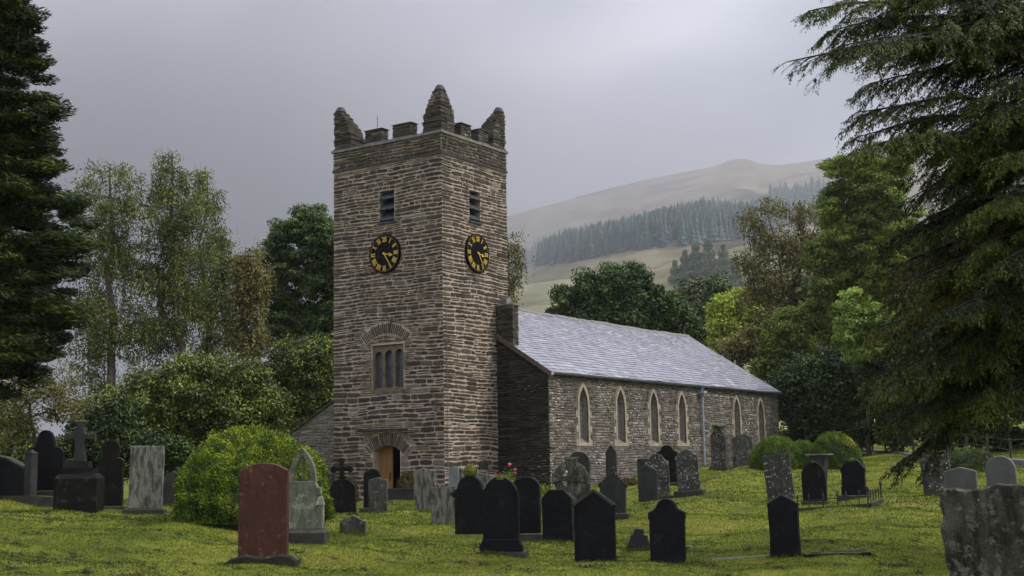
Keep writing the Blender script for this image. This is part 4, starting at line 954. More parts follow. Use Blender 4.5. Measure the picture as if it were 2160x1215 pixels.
# ---- centre left
def redbase(root, w, H, t, ph):
    mb = MB(); random.seed(3)
    P = [(.54, -.15), (.54, .03), (.45, .10), (.28, .12), (.0, .08), (-.25, .12), (-.45, .07), (-.56, .0), (-.56, -.15)]; extrude(mb, P, .32, bev=.03); lbuild(mb, 'rough_plinth', M['g_rough'], root)
stone('red granite headstone with a shallow arched top, nearest the camera on the left', -23.55, -14.44, 1.83, 0.74, .13, 'segment', 'g_red', a=.16, extra=redbase, turn=31)
def pierced():
    x, y = -20.58, -12.43; g = g1(x, y); zt = 2.09-g
    root = empty('gravestone', (x, y, g), 'greenish sandstone headstone with a pierced pointed arch, behind the red granite one', 'gravestone'); root.rotation_euler = (0, 0, GR+math.radians(30))
    W_ = .62; mb = MB(); zs = .98   # spring of the open arch
    body = [(W_/2, .26), (W_/2-.03, zs-.14), (W_/2+.02, zs-.12), (W_/2+.02, zs), (W_/2-.04, zs+.02), (.22, zs+.12), (-.22, zs+.12), (-W_/2+.04, zs+.02), (-W_/2-.02, zs), (-W_/2-.02, zs-.12), (-W_/2+.03, zs-.14), (-W_/2, .26)]
    extrude(mb, body, .15, bev=.012); lbuild(mb, 'slab', M['g_green'], root)
    oo = lancet(0, .48, zs+.10, zs+.16, zt, 9); ii = lancet(0, .31, zs+.10, zs+.16, zt-.13, 9); mb = MB(); n = len(oo); vs = []
    for yy in (-.075, .075): vs += [(u, yy, z) for u, z in oo]+[(u, yy*.7, z) for u, z in ii]
    fs = []
    for i in range(n-1): fs += [(i, i+1, n+i+1, n+i), (2*n+i, 3*n+i, 3*n+i+1, 2*n+i+1), (i, 2*n+i, 2*n+i+1, i+1), (n+i, n+i+1, 3*n+i+1, 3*n+i)]
    mb.add(vs, fs, 0, .5); lbuild(mb, 'arch', M['g_green'], root)
    mb = MB(); extrude(mb, [(.02, zs+.10), (.018, zt-.24), (.05, zt-.22), (.02, zt-.19), (0, zt-.14), (-.02, zt-.19), (-.05, zt-.22), (-.018, zt-.24), (-.02, zs+.10)], .05, bev=.006)
    for sg in (-1, 1): extrude(mb, [(.145*sg+.03, zs+.10), (.145*sg+.02, zs+.19), (.145*sg, zs+.22), (.145*sg-.02, zs+.19), (.145*sg-.03, zs+.10)], .05, bev=.006)
    lbuild(mb, 'tracery', M['g_green'], root)
    for sg in (-1, 1):
        mb = MB(); mb.box((sg*.32-.05, -.09, .27), (sg*.32+.05, .09, zs-.30), 0, .5); mb.box((sg*.32-.065, -.105, zs-.30), (sg*.32+.065, .105, zs-.14), 0, .5, top=(sg*.32-.03, -.05, sg*.32+.03, .05)); lbuild(mb, 'buttress', M['g_green'], root)
    mb = MB(); plinth_box(mb, .86, .42, .26, .06); lbuild(mb, 'plinth', M['g_base'], root)
pierced()
def cross_top():
    x, y = -12.63, -6.31; g = g1(x, y); root = empty('gravestone', (x, y, g), 'dark carved headstone topped by an ornate cross, right of the big clipped yew', 'gravestone'); root.rotation_euler = (0, math.radians(-1.5), GR+math.radians(29))
    mb = MB(); extrude(mb, outline('segment', .68, .95, .32), .15, off=(0, -.05)); lbuild(mb, 'slab', M['g_black2'], root)
    mb = MB(); c = 1.14
    P = []
    for k in range(4):
        a = math.pi/2*k; ca, sa = math.cos(a), math.sin(a)
        for (u, v) in ((.05, -.055), (.16, -.05), (.20, -.10), (.27, -.07), (.30, 0), (.27, .07), (.20, .10), (.16, .05), (.05, .055)): P.append((u*ca-v*sa, c+u*sa+v*ca))
    extrude(mb, P, .10, bev=.012); mb.box((-.06, -.05, .86), (.06, .05, .96), 0, .5); lbuild(mb, 'cross', M['g_black2'], root)
    mb = MB(); 
    for k in range(40):
        r = .03; xx = random.uniform(-.35, .35); v = [(xx+random.gauss(0, r), -.1+random.gauss(0, r), .03+random.gauss(0, r*.6)) for _ in range(4)]; mb.add(v, [(0, 1, 2), (0, 2, 3), (0, 3, 1), (1, 3, 2)])
    lbuild(mb, 'moss', M['moss'], root)
cross_top()
stone('small plain grey stone panel against the aisle wall, left of the tower', -5.63, .44, 1.52, 0.30, .10, 'flat', 'g_mid', turn=29)
stone('narrow peaked headstone blotched with pale lichen, in front of the wooden door', -10.95, -6.06, 1.45, 0.51, .09, 'shallow', 'g_grey', lean=0, jit=.004, turn=27)
stone('black round-headed headstone hidden behind the narrow lichened one by the door', -8.70, -3.95, 1.68, 0.50, .16, 'semi', 'g_black2', plinth=(.2, .2, .16), turn=27)
stone('low stubby peaked headstone lying close to the grass, right of the big yew', -16.68, -10.19, .73, 0.56, .11, 'gable', 'g_grey', a=.24, jit=.003, turn=28)
stone('pale headstone with a faintly arched top leaning left, right of the door', -9.45, -6.51, 1.66, 0.60, .08, 'shallow', 'g_pale', a=.1, lean=-2.5, jit=.003, turn=25)
stone('shorter pale flat-topped headstone, in front of the pale arched one', -13.98, -10.59, 1.25, 0.60, .08, 'flat', 'g_pale', lean=-2, jit=.004, turn=24)
stone('slim blue-grey slate headstone with a low peak beside the tower corner', -1.75, -1.72, 1.70, 0.34, .06, 'gable', 'g_blue', a=.14, turn=24)
# ---- centre
def finialmoss(root, w, H, t, ph):
    mb = MB()
    for k in range(170):
        th = random.uniform(0, 6.28); u = random.random(); zz_ = H-.04+.30*u; rr = .13*math.sin(math.pi*min(1, u*.9+.12))**.7*(1-.45*u); r = .026
        p = (rr*math.cos(th), rr*math.sin(th)*.8, zz_); v = [(p[0]+random.gauss(0, r), p[1]+random.gauss(0, r), p[2]+random.gauss(0, r*.6)) for _ in range(4)]; mb.add(v, [(0, 1, 2), (0, 2, 3), (0, 3, 1), (1, 3, 2)])
    mb.tube([(0, 0, H-.06), (0, 0, H+.02), (0, 0, H+.10), (0, 0, H+.2), (0, 0, H+.28)], [.07, .11, .125, .09, .01], 10); lbuild(mb, 'mossy_finial', M['moss'], root)
    for sg in (-1, 1):
        m2 = MB(); P = [(sg*.42, H-.35), (sg*.30, H-.28), (sg*.31, H-.33), (sg*.42, H-.40)]; 
        if sg > 0: P = P[::-1]
        extrude(m2, P, t+.05, bev=.006); lbuild(m2, 'shoulder_coping', M['g_mid'], root)
    m3 = MB(); m3.box((-.62, -.22, .04), (.62, .22, .12), 0, .5, top=(-.58, -.18, .58, .18)); lbuild(m3, 'moss_ledge', M['moss'], root)
stone('broad black headstone with lobed shoulders and a moss-covered bud finial', -16.10, -12.86, 1.52, 0.74, .18, 'lobed', 'g_black', plinth=(.34, .2, .10), extra=finialmoss, turn=23)
def footc2(root, w, H, t, ph):
    mb = MB(); extrude(mb, [(.355, -.1), (.355, .15), (.325, .19), (.302, .25), (-.302, .25), (-.325, .19), (-.355, .15), (-.355, -.1)], t+.05, bev=.012); lbuild(mb, 'foot', M['g_black'], root)
    mb = MB(); mb.box((-.44, -.16, -.1), (.44, .22, .045), 0, .5, top=(-.41, -.12, .41, .18)); lbuild(mb, 'plinth', M['g_base'], root)
    mosscap(.13, .10)(root, w, H, t, ph)
stone('tall black pointed-arch headstone with moss on its tip, overlapping the bud-topped one', -19.90, -16.24, 1.56, 0.60, .13, 'gothic', 'g_black', a=.62, extra=footc2, turn=22)
stone('black pointed-arch headstone on a pale grey plinth, right of the tall mossy-tipped one', -16.73, -14.65, 1.49, 0.54, .15, 'gothic', 'g_black', a=.42, plinth=(.14, .22, .20), extra=None, turn=21)
stone('black headstone with clipped upper corners leaning slightly left', -17.66, -15.94, 1.27, 0.56, .10, 'cham', 'g_black', a=.27, lean=-1, turn=19)
def coping5(root, w, H, t, ph):
    mb = MB()
    for sg in (-1, 1):
        P = [(0, H+.012), (sg*(w/2-.02), H-.36*w*.90), (sg*(w/2-.02), H-.36*w*.90-.05), (0, H-.045)]
        if sg > 0: P = P[::-1]
        extrude(mb, P, t+.04, bev=.006)
    lbuild(mb, 'coping', M['g_base'], root)
stone('large black gabled headstone with notched mossy coping, in the front row', -20.51, -18.39, 1.34, 0.66, .11, 'coped', 'g_black', extra=coping5, turn=18)
def celtic():
    x, y = -14.11, -14.02; g = g1(x, y); root = empty('celtic_cross', (x, y, g), 'lichened ringed stone cross with moss on its top arm', 'stone cross'); root.rotation_euler = (0, math.radians(1.5), GR+math.radians(19))
    H = 1.85-g; c = H-.44; R = .37; mb = MB()
    n = 28
    for (r0, r1, dd) in ((.21, .37, .13),):
        vs = []
        for yy in (-dd/2, dd/2):
            for r in (r0, r1): vs += [(r*math.cos(2*math.pi*i/n), yy, c+r*math.sin(2*math.pi*i/n)) for i in range(n)]
        fs = []
        for i in range(n):
            j = (i+1) % n; fs += [(i, j, n+j, n+i), (2*n+i, 3*n+i, 3*n+j, 2*n+j), (n+i, n+j, 3*n+j, 3*n+i), (i, 2*n+i, 2*n+j, j)]
        mb.add(vs, fs, 0, .5)
    lbuild(mb, 'ring', M['g_grey'], root)
    mb = MB(); P = []
    for k, L in enumerate((.40, .44, .40)):
        a = math.pi/2*k; ca, sa = math.cos(a), math.sin(a)
        for (u, v) in ((.055, -.055), (.20, -.06), (L-.10, -.085), (L-.05, -.12), (L, -.12), (L, .12), (L-.05, .12), (L-.10, .085), (.20, .06), (.055, .055)): P.append((u*ca-v*sa, c+u*sa+v*ca))
    P += [(-.10, c-.25), (-.15, .1), (-.17, -.1), (.17, -.1), (.15, .1), (.10, c-.25)]; extrude(mb, P, .17, bev=.015)
    mb.box((-.07, -.11, c-.07), (.07, .11, c+.07), 0, .5); lbuild(mb, 'cross', M['g_grey'], root)
    mb = MB()
    for k in range(120):
        if random.random() < .5: xx, zz_ = random.uniform(-.16, .16), H+.005
        else: a = random.uniform(.25, 1.1); xx, zz_ = .365*math.cos(a), c+.365*math.sin(a)
        r = .02; v = [(xx+random.gauss(0, r), random.uniform(-.08, .08), zz_+random.gauss(0, r*.5)) for _ in range(4)]; mb.add(v, [(0, 1, 2), (0, 2, 3), (0, 3, 1), (1, 3, 2)])
    lbuild(mb, 'moss', M['moss'], root)
    mb = MB(); plinth_box(mb, .6, .45, .16); lbuild(mb, 'plinth', M['g_base'], root)
celtic()
stone('dark polished round-topped headstone standing behind the ringed cross', -6.28, -9.5, 2.06, 0.62, .15, 'semi', 'g_mid', lean=1.5, plinth=(.2, .2, .12), turn=18)
def crocket(root, w, H, t, ph):
    mb = MB()
    for k in range(5):
        for sg in (-1, 1):
            f = .16+.19*k; x_, z_ = sg*w/2*f, H-.50*w*f; mb.box((x_-.022, -t/2-.01, z_-.01), (x_+.022, t/2+.01, z_+.035), 0, .5)
    mb.box((-.03, -.03, H-.03), (.03, .03, H+.06)); mb.box((-.055, -.04, H+.06), (.055, .04, H+.12), 0, .5, top=(-.02, -.02, .02, .02))
    for sg in (-1, 1): mb.box((sg*w/2-.035, -t/2-.015, H-.60*w), (sg*w/2+.035, t/2+.015, H-.45*w), 0, .5)
    lbuild(mb, 'crockets', M['g_mid'], root)
stone('dark grey steep-gabled headstone with knobbly crocketed edges and a finial', -10.97, -13.27, 1.52, 0.62, .13, 'gable', 'g_mid', a=.50, plinth=(.14, .15, .16), extra=crocket, lean=1, turn=17)
def taper(root, w, H, t, ph): pass
stone('slim pointed slate headstone by the nave wall under the second window', -.53, -7.29, 2.33, 0.36, .10, 'gable', 'g_mid', a=.75, turn=17)
# ---- right of centre
stone('plain black peaked headstone on a low ledge, beside the lichened pair', -5.15, -11.10, 1.65, 0.56, .09, 'gable', 'g_mid', a=.30, plinth=(.22, .3, .08), turn=15)
stone('white-spotted grey headstone with a curved ogee top, partly behind the plain black peaked one', -2.75, -10.16, 1.97, 0.73, .11, 'ogee', 'g_spot', lean=-1, plinth=(.2, .2, .12), turn=15)
stone('dark round-shouldered headstone standing behind two white-spotted ones', 1.46, -8.35, 2.27, 0.72, .11, 'ogee', 'g_black2', lean=-1, plinth=(.15, .15, .1), turn=14)
stone('white-spotted grey headstone with a mossy plinth, leaning left, left of the downpipe', -2.68, -11.19, 2.08, 0.68, .13, 'ogee', 'g_spot', a=.26, lean=-3.5, plinth=(.22, .25, .22), turn=13)
stone('small square grey stone behind the plain black peaked headstone', .97, -7.66, 1.83, 0.39, .08, 'flat', 'g_mid', turn=15)
def urn():
    x, y = 10.71, -5.96; g = g1(x, y); root = empty('monument', (x, y, g), 'stained round-shouldered monument under a mushroom-shaped stone cap, right of the downpipe', 'monument'); root.rotation_euler = (0, 0, GR); H = 2.97-g
    mb = MB(); extrude(mb, outline('segment', .66, H-.24, .42), .26, off=(0, .24), bev=.02); lbuild(mb, 'slab', M['g_spot'], root)
    mb = MB(); mb.box((-.18, -.15, H-.04), (.18, .15, H+.10), 0, .5); mb.tube([(0, 0, H+.10), (0, 0, H+.13), (0, 0, H+.20), (0, 0, H+.26), (0, 0, H+.29)], [.22, .29, .27, .15, .02], 14); lbuild(mb, 'cap', M['g_grey'], root)
    mb = MB(); mb.box((-.46, -.3, -.15), (.46, .3, .12), 0, .5); mb.box((-.40, -.24, .12), (.40, .24, .25), 0, .5, top=(-.36, -.2, .36, .2)); lbuild(mb, 'plinth', M['g_base'], root)
urn()
stone('broad grey headstone with a round top and stepped shoulders, left of the clipped yew domes', 11.27, -6.75, 2.79, 0.85, .16, 'ogee', 'g_grey', a=.16, plinth=(.2, .2, .16), turn=11)
stone('tilting flat-topped slab with a bright top edge and white lichen blotches', -4.97, -15.01, 1.87, 0.73, .07, 'flat', 'g_spot', lean=-5, jit=.003, turn=9)
stone('black pointed headstone with a tuft of moss on its tip, inside the iron railing', -6.39, -16.49, 1.68, 0.60, .13, 'gothic', 'g_black2', a=.62, plinth=(.06, .12, .08), extra=mosscap(.07, .10), lean=-1, turn=8)
stone('black arched headstone with a thick mossy crown, at the right end of the iron railing', -5.84, -17.31, 1.73, 0.62, .15, 'cusped', 'g_black', plinth=(.14, .18, .12), extra=mosscap(.15, .05), turn=6)
def ledge4(root, w, H, t, ph): pass
stone('black peaked headstone widening at its mossy foot, in front of the iron railing', -18.70, -20.70, 1.20, 0.47, .13, 'flared', 'g_black', lean=-1, turn=9)
stone('black headstone with a round head and square ears, in the front row right of centre', -20.43, -19.58, 1.20, 0.55, .12, 'earedogee', 'g_black', turn=14)
stone('small broken lumpy dark stone in the grass beside the eared headstone', -18.17, -17.87, .63, 0.42, .12, 'lump', 'g_mid', jit=.006, turn=16)
stone('dark lichened slab leaning left under the conifer branches', -5.69, -19.37, 1.76, 0.70, .09, 'flat', 'g_spot', lean=-4, jit=.006, turn=3)
stone('light grey granite headstone with a low peak, just behind the rough foreground slab', -11.51, -21.48, 1.53, .62, .10, 'shallow', 'g_light', a=.2, lean=-1)
stone('light grey granite headstone with a rounded top at the right edge', -8.97, -21.66, 1.73, .62, .10, 'segment', 'g_light', a=.42, lean=-2)
stone('big rough lichen-crusted slab in the right foreground', -27.38, -26.07, 1.52, .86, .17, 'flat', 'g_fore', lean=-3.5, jit=.024, turn=2)
def wedge():
    x, y = -2.44, -15.16; g = g1(x, y); root = empty('table_stone', (x, y, g), 'dark tapering pedestal under a thin flat slab, in front of the clipped yew domes', 'stone table')
    root.rotation_euler = (0, 0, GR); mb = MB(); mb.box((-.10, -.16, -.1), (.10, .16, .92), 0, .5, top=(-.22, -.16, .22, .16)); lbuild(mb, 'pedestal', M['g_mid'], root)
    mb = MB(); mb.box((-.33, -.22, .925), (.33, .22, .96), 0, .5); lbuild(mb, 'top_slab', M['coping'], root)
wedge()
# ---- iron railing round a plot
def railing():
    A = at(1680, 1068, 30.5); B = at(1832, 1072, 29.8); ga, gb = g1(A[0], A[1]), g1(B[0], B[1])
    root = empty('grave_railing', (B[0], B[1], gb), 'low rusty iron railing with spiked finials on a stone kerb around two black headstones', 'railing')
    d = unit(A-B)[:2]; L = float(np.linalg.norm((A-B)[:2])); px_ = np.array([1.0, 0.0]); 
    def kz(t, s): return (ga*t+gb*(1-t))+.10
    mb = MB()
    def beam(P, Q, w_, z0, z1):
        P = np.array(P); Q = np.array(Q); t = unit(Q-P); n_ = np.array([-t[1], t[0]])*w_/2
        vs = [(*(P-n_), z0[0]), (*(P+n_), z0[0]), (*(Q+n_), z0[1]), (*(Q-n_), z0[1]), (*(P-n_), z1[0]), (*(P+n_), z1[0]), (*(Q+n_), z1[1]), (*(Q-n_), z1[1])]
        mb.add(vs, [(0, 3, 2, 1), (4, 5, 6, 7), (0, 1, 5, 4), (1, 2, 6, 5), (2, 3, 7, 6), (3, 0, 4, 7)], 0, .5)
    a2, b2 = A[:2], B[:2]; c2 = b2+px_*.95
    beam(a2, b2, .12, (ga-.15, gb-.15), (ga+.10, gb+.10)); gc = g1(*c2); beam(b2+np.array([.062, 0]), c2, .12, (gb-.15, gc-.15), (gb+.102, gc+.102)); fixn(mb.build('kerb', M['g_base'], root))
    def post(p, zb, h, r):
        m = MB(); m.tube([(*p, zb), (*p, zb+h)], r, 6); m.tube([(*p, zb+h*.86), (*p, zb+h), (*p, zb+h+.05), (*p, zb+h+.10)], [r*1.1, r*2.2, r*1.6, .002], 6); m.tube([(*p, zb+h*.55), (*p, zb+h*.59), (*p, zb+h*.63)], [r, r*1.9, r], 6)
        m.build('finial_post', M['iron'], root)
    for t in (0., .12, .30, .42, .62, .82, .98): p = b2+(a2-b2)*t; post(p, kz(t, 0), .24 if t else .32, .013 if t else .018)
    for s in (.19, .38, .57, .76): post(b2+px_*s, gb+.10+(gc-gb)*s/.95, .2, .011)
    post(c2, gc+.10, .33, .018)
    for h in (.17, .10):
        m = MB(); m.tube([(*a2, ga+.10+h), (*b2, gb+.10+h), (*c2, gc+.10+h)] if h > .15 else [(*b2, gb+.10+h), (*c2, gc+.10+h)], .011 if h > .15 else .008, 6); m.build('rail', M['iron'], root)
railing()
# ---- flat stones in the grass
def flatstone(label, x, y, lx, ly, h=.05, rz=0, mat='g_base', name='ledger_stone', cat='flat gravestone'):
    g = g1(x, y); mb = MB(); P = [(-lx/2, -ly/2), (lx/2, -ly/2), (lx/2, ly/2), (-lx/2, ly/2)]
    c, s = math.cos(rz), math.sin(rz); n = []
    for u, v in P: n.append((x+u*c-v*s, y+u*s+v*c))
    zs = [g1(*p) for p in n]
    vs = [(*p, z-.12) for p, z in zip(n, zs)]+[(*p, z+h) for p, z in zip(n, zs)]
    mb.add(vs, [(0, 3, 2, 1), (4, 5, 6, 7), (0, 1, 5, 4), (1, 2, 6, 5), (2, 3, 7, 6), (3, 0, 4, 7)], 0, .5)
    o = mb.build(name, M[mat], None, origin=(x, y, g), bevel=.012); tag(o, label, cat); return o
p = at(368, 1072, 28.5); flatstone('pale flat slabs in the grass at the left foot of the big clipped yew', p[0], p[1], 1.1, .7, .06, mat='g_pale')
p = at(815, 1131, 25); flatstone('thin pale edge of a sunken slab right of the low stubby headstone', p[0], p[1], .12, 1.0, .03, rz=.5, mat='g_pale')
p = at(1580, 1158, 20); flatstone('long thin pale kerb sunk in the grass, left of the flared black headstone', p[0], p[1], .09, 1.25, .025, rz=.32, mat='g_blue')
p = at(1765, 1181, 18.9); flatstone('dark low ledger edge running right from the flared black headstone', p[0], p[1], .5, .95, .07, rz=.45, mat='g_black2')
p = at(1452, 1133, 22); flatstone('small pale stone chip in the grass beside the eared headstone', p[0], p[1], .10, .10, .08, mat='g_pale', name='stone_chip', cat='stone')
p = at(2000, 1096, 23.8); flatstone('yellowish stone poking out left of the rough foreground slab', p[0], p[1], .12, .16, .10, mat='g_pale', name='stone_chip', cat='stone')
p = at(2152, 970, 45); flatstone('pale flat tomb top far off at the right edge', p[0], p[1], .7, .9, .25, mat='g_light', name='chest_tomb', cat='tomb')
def ramp_():
    a = np.array([-1.2, -1.5]); b = np.array([-.2, -3.0]); g = g1(*a); mb = MB(); n_ = np.array([.10, .06])
    vs = [(*(a-n_), g-.1), (*(a+n_), g-.1), (*(b+n_), g-.1), (*(b-n_), g-.1), (*(a-n_), 1.62), (*(a+n_), 1.62), (*(b+n_), 1.22), (*(b-n_), 1.22)]
    mb.add(vs, [(0, 3, 2, 1), (4, 5, 6, 7), (0, 1, 5, 4), (1, 2, 6, 5), (2, 3, 7, 6), (3, 0, 4, 7)], 0, .5); o = mb.build('low_wall', M['g_pale'], None, origin=(*a, g), bevel=.01); tag(fixn(o), 'short sloping pale stone wall beside the pink flowers at the tower foot', 'wall')
ramp_()
# ---- path in front of the door
def path():
    ts = [(-.5, 2.9), (-1.6, 2.4), (-3.0, 1.2), (-3.6, -.4), (-2.2, -1.2), (-.4, -.6), (-.05, .4), (-.05, 4.6), (-1.5, 5.0)]
    ctr = (-1.4, 1.9); n = 60; rings = []
    P = np.array(ts); ang = np.arctan2(P[:, 1]-ctr[1], P[:, 0]-ctr[0]); P = P[np.argsort(ang)]
    V = []; m_ = len(P)
    for k in range(m_):
        for s in range(8): V.append(P[k]*(1-s/8)+P[(k+1) % m_]*s/8)
    V = np.array(V); N_ = len(V); pts = []; 
    for f in (1, .8, .6, .4, .2): pts.append(np.array(ctr)+(V-ctr)*f)
    A = np.concatenate(pts+[np.array([ctr])]); z = G(A[:, 0], A[:, 1])+.02
    fs = [(r*N_+i, r*N_+(i+1) % N_, (r+1)*N_+(i+1) % N_, (r+1)*N_+i) for r in range(4) for i in range(N_)]+[(4*N_+i, 4*N_+(i+1) % N_, 5*N_) for i in range(N_)]
    me = bpy.data.meshes.new('path'); me.from_pydata(np.c_[A, z].tolist(), [], fs); o = link('path', me, plain('wet_slate_path', (.05, .05, .052), .5, .3, 6)); o['kind'] = 'structure'; fixn(o)
path()
# ---- rail fence at the far edge of the lawn
def fence():
    pts = [(47.0, 4.0), (40.0, -.5), (33.6, -4.0), (23.6, -10.7), (16.5, -16.0), (10, -21)]
    P = []; 
    for (a, b) in zip(pts[:-1], pts[1:]):
        n = max(1, int(math.dist(a, b)/2.2))
        for k in range(n): P.append((a[0]+(b[0]-a[0])*k/n, a[1]+(b[1]-a[1])*k/n))
    P.append(pts[-1]); g0 = g1(*pts[2]); root = empty('rail_fence', (pts[2][0], pts[2][1], g0), 'thin dark rail fence along the far edge of the lawn under the trees', 'fence')
    Z = [g1(*p) for p in P]
    for p, z in zip(P, Z):
        m = MB(); m.box((p[0]-.04, p[1]-.04, z-.1), (p[0]+.04, p[1]+.04, z+.98), 0, .5); m.build('post', M['bark'], root)
    for h in (.50, .90):
        m = MB(); m.tube([(*p, z+h) for p, z in zip(P, Z)], .022, 5); m.build('rail', M['g_mid'], root)
    m = MB()
    for i in range(len(P)-1):
        a, b = np.array(P[i]), np.array(P[i+1]); t = unit(b-a); n_ = np.array([-t[1], t[0]])*.12
        m.add([(*(a-n_), Z[i]-.1), (*(a+n_), Z[i]-.1), (*(b+n_), Z[i+1]-.1), (*(b-n_), Z[i+1]-.1), (*(a-n_), Z[i]+.10), (*(a+n_), Z[i]+.10), (*(b+n_), Z[i+1]+.10), (*(b-n_), Z[i+1]+.10)], [(0, 3, 2, 1), (4, 5, 6, 7), (0, 1, 5, 4), (2, 3, 7, 6), (1, 2, 6, 5), (3, 0, 4, 7)], 0, .5)
    fixn(m.build('kerb', M['coping'], root))
fence()
# ------------------------------------------------------------------ foliage
RH = unit(np.array([RT[0], RT[1], 0])); FH = unit(np.array([FW[0], FW[1], 0]))
def quads(C, D, L, W, tint, N=None, bend=0):
    """diamond leaves: centres C, long axes D, lengths L, widths W"""
    n = len(C); R = rng.normal(size=(n, 3)) if N is None else N+rng.normal(size=(n, 3))*.45
    S = unit(np.cross(D, R)); L = np.broadcast_to(L, n)[:, None]; W = np.broadcast_to(W, n)[:, None]
    V = np.stack([C-D*L/2, C+S*W/2+D*L*.08, C+D*L/2, C-S*W/2+D*L*.08], 1).reshape(-1, 3)
    return V, np.arange(4*n).reshape(n, 4), np.asarray(tint)
def foliage(name, C, D, L, W, tint, mat, parent=None, N=None):
    V, F, T = quads(C, D, L, W, tint, N); o_ = root_loc(parent) if parent is not None else np.zeros(3)
    return link(name, npmesh(name, V-o_, F, T), mat, parent)
LM = {}  # tree leaf ramps have low ends darkened to deepen shade in the crowns
LM['birch'] = leaf_mat('birch_leaf', [(0, (0.0189, 0.0329, 0.0084)), (0.5, (0.0793, 0.1128, 0.0243)), (0.85, (0.1858, 0.2188, 0.0385)), (1, (0.4002, 0.2916, 0.0479))], .3)
LM['ash'] = leaf_mat('ash_leaf', [(0, (0.0171, 0.0317, 0.0084)), (0.6, (0.0717, 0.1195, 0.0295)), (1, (0.1629, 0.2271, 0.0513))], .25)
LM['laurel'] = leaf_mat('laurel_leaf', [(0, (0.0175, 0.0267, 0.0042)), (0.6, (0.0905, 0.1281, 0.0155)), (1, (0.2655, 0.3063, 0.0381))], .12, .45, .35)
LM['maple'] = leaf_mat('sycamore_leaf', [(0, (0.0131, 0.0257, 0.0079)), (0.6, (0.0539, 0.0918, 0.0245)), (1, (0.1351, 0.189, 0.0454))], .2)
LM['lime'] = leaf_mat('yellow_green_leaf', [(0, (0.1102, 0.1575, 0.0315)), (0.5, (0.2992, 0.3622, 0.0473)), (1, (0.5038, 0.5038, 0.0788))], .3)
LM['brown'] = leaf_mat('russet_leaf', [(0, (0.0404, 0.0342, 0.0126)), (0.5, (0.1437, 0.1171, 0.0366)), (0.8, (0.2017, 0.2085, 0.0543)), (1, (0.2917, 0.2305, 0.0858))], .25)
LM['green'] = leaf_mat('fresh_green_leaf', [(0, (0.03, 0.0477, 0.0079)), (0.5, (0.1199, 0.1652, 0.0253)), (1, (0.3147, 0.3688, 0.0527))], .3)
LM['bright'] = leaf_mat('bright_green_leaf', [(0, (0.0729, 0.1229, 0.0245)), (0.5, (0.1877, 0.2739, 0.0491)), (1, (0.3336, 0.4157, 0.0787))], .3)
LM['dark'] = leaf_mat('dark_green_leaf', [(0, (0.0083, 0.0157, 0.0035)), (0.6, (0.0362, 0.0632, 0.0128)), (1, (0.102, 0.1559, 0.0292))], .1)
LM['cypress'] = leaf_mat('cypress_foliage', [(0, (0.0019, 0.0045, 0.0008)), (0.5, (0.015, 0.0283, 0.0034)), (0.85, (0.0569, 0.0886, 0.0069)), (1, (0.133, 0.1626, 0.0122))], .08, .6)
LM['hemlock'] = leaf_mat('hemlock_needles', [(0, (0.0034, 0.0074, 0.001)), (0.35, (0.0202, 0.0331, 0.0028)), (0.6, (0.0692, 0.0991, 0.0056)), (0.72, (0.14, 0.1745, 0.0111)), (0.82, (0.121, 0.0817, 0.0095)), (1, (0.193, 0.1179, 0.0144))], .12, .6)
LM['yew'] = leaf_mat('clipped_yew', [(0, (0.0148, 0.0332, 0.004)), (0.5, (0.0923, 0.1512, 0.012)), (0.85, (0.2525, 0.3015, 0.0201)), (1, (0.504, 0.3855, 0.0302))], .12, .6)
LM['yew_dark'] = leaf_mat('dark_clipped_yew', [(0, (0.0132, 0.0331, 0.003)), (0.5, (0.0659, 0.1205, 0.009)), (0.85, (0.1582, 0.2109, 0.0151)), (1, (0.6, 0.4269, 0.0378))], .12, .6)
LM['golden'] = leaf_mat('golden_shrub', [(0, (.04, .03, .005)), (.6, (.12, .075, .012)), (1, (.2, .13, .02))], .15, .6)
LM['larch'] = leaf_mat('hazed_larch_needles', [(0, (0.0761, 0.1218, 0.0728)), (1, (0.2535, 0.3245, 0.1638))], .1)  # needle colour lightened to paint distance haze into it
LM['olive'] = leaf_mat('olive_green_leaf', [(0, (.03, .045, .018)), (1, (.10, .12, .04))], .1)
LM['spruce'] = leaf_mat('spruce_needles', [(0, (0.0117, 0.044, 0.0368)), (1, (0.0327, 0.1013, 0.0737))], 0)
LM['grass'] = leaf_mat('grass_blades', [(0, (0.041, 0.0589, 0.0057)), (0.5, (0.1114, 0.1473, 0.0137)), (0.85, (0.1936, 0.2062, 0.0276)), (1, (0.258, 0.2239, 0.0573))], .3, .6)
LM['cut'] = leaf_mat('dead_cuttings', [(0, (0.016, 0.0176, 0.0064)), (1, (0.056, 0.052, 0.0176))], .05)
def dist_for(px, py):
    """distance at which the land meets a sight line"""
    r = ray(px, py); a = math.atan2(r[1], r[0]); e_ = r[2]/math.hypot(r[0], r[1]); ds = np.linspace(200, 960, 400); xs = CAM[0]+ds*math.cos(a); ys = CAM[1]+ds*math.sin(a); ee = (G(xs, ys)-CAM[2])/ds
    k = int(np.argmax(ee > e_)); return float(ds[k]/math.hypot(r[0], r[1]))
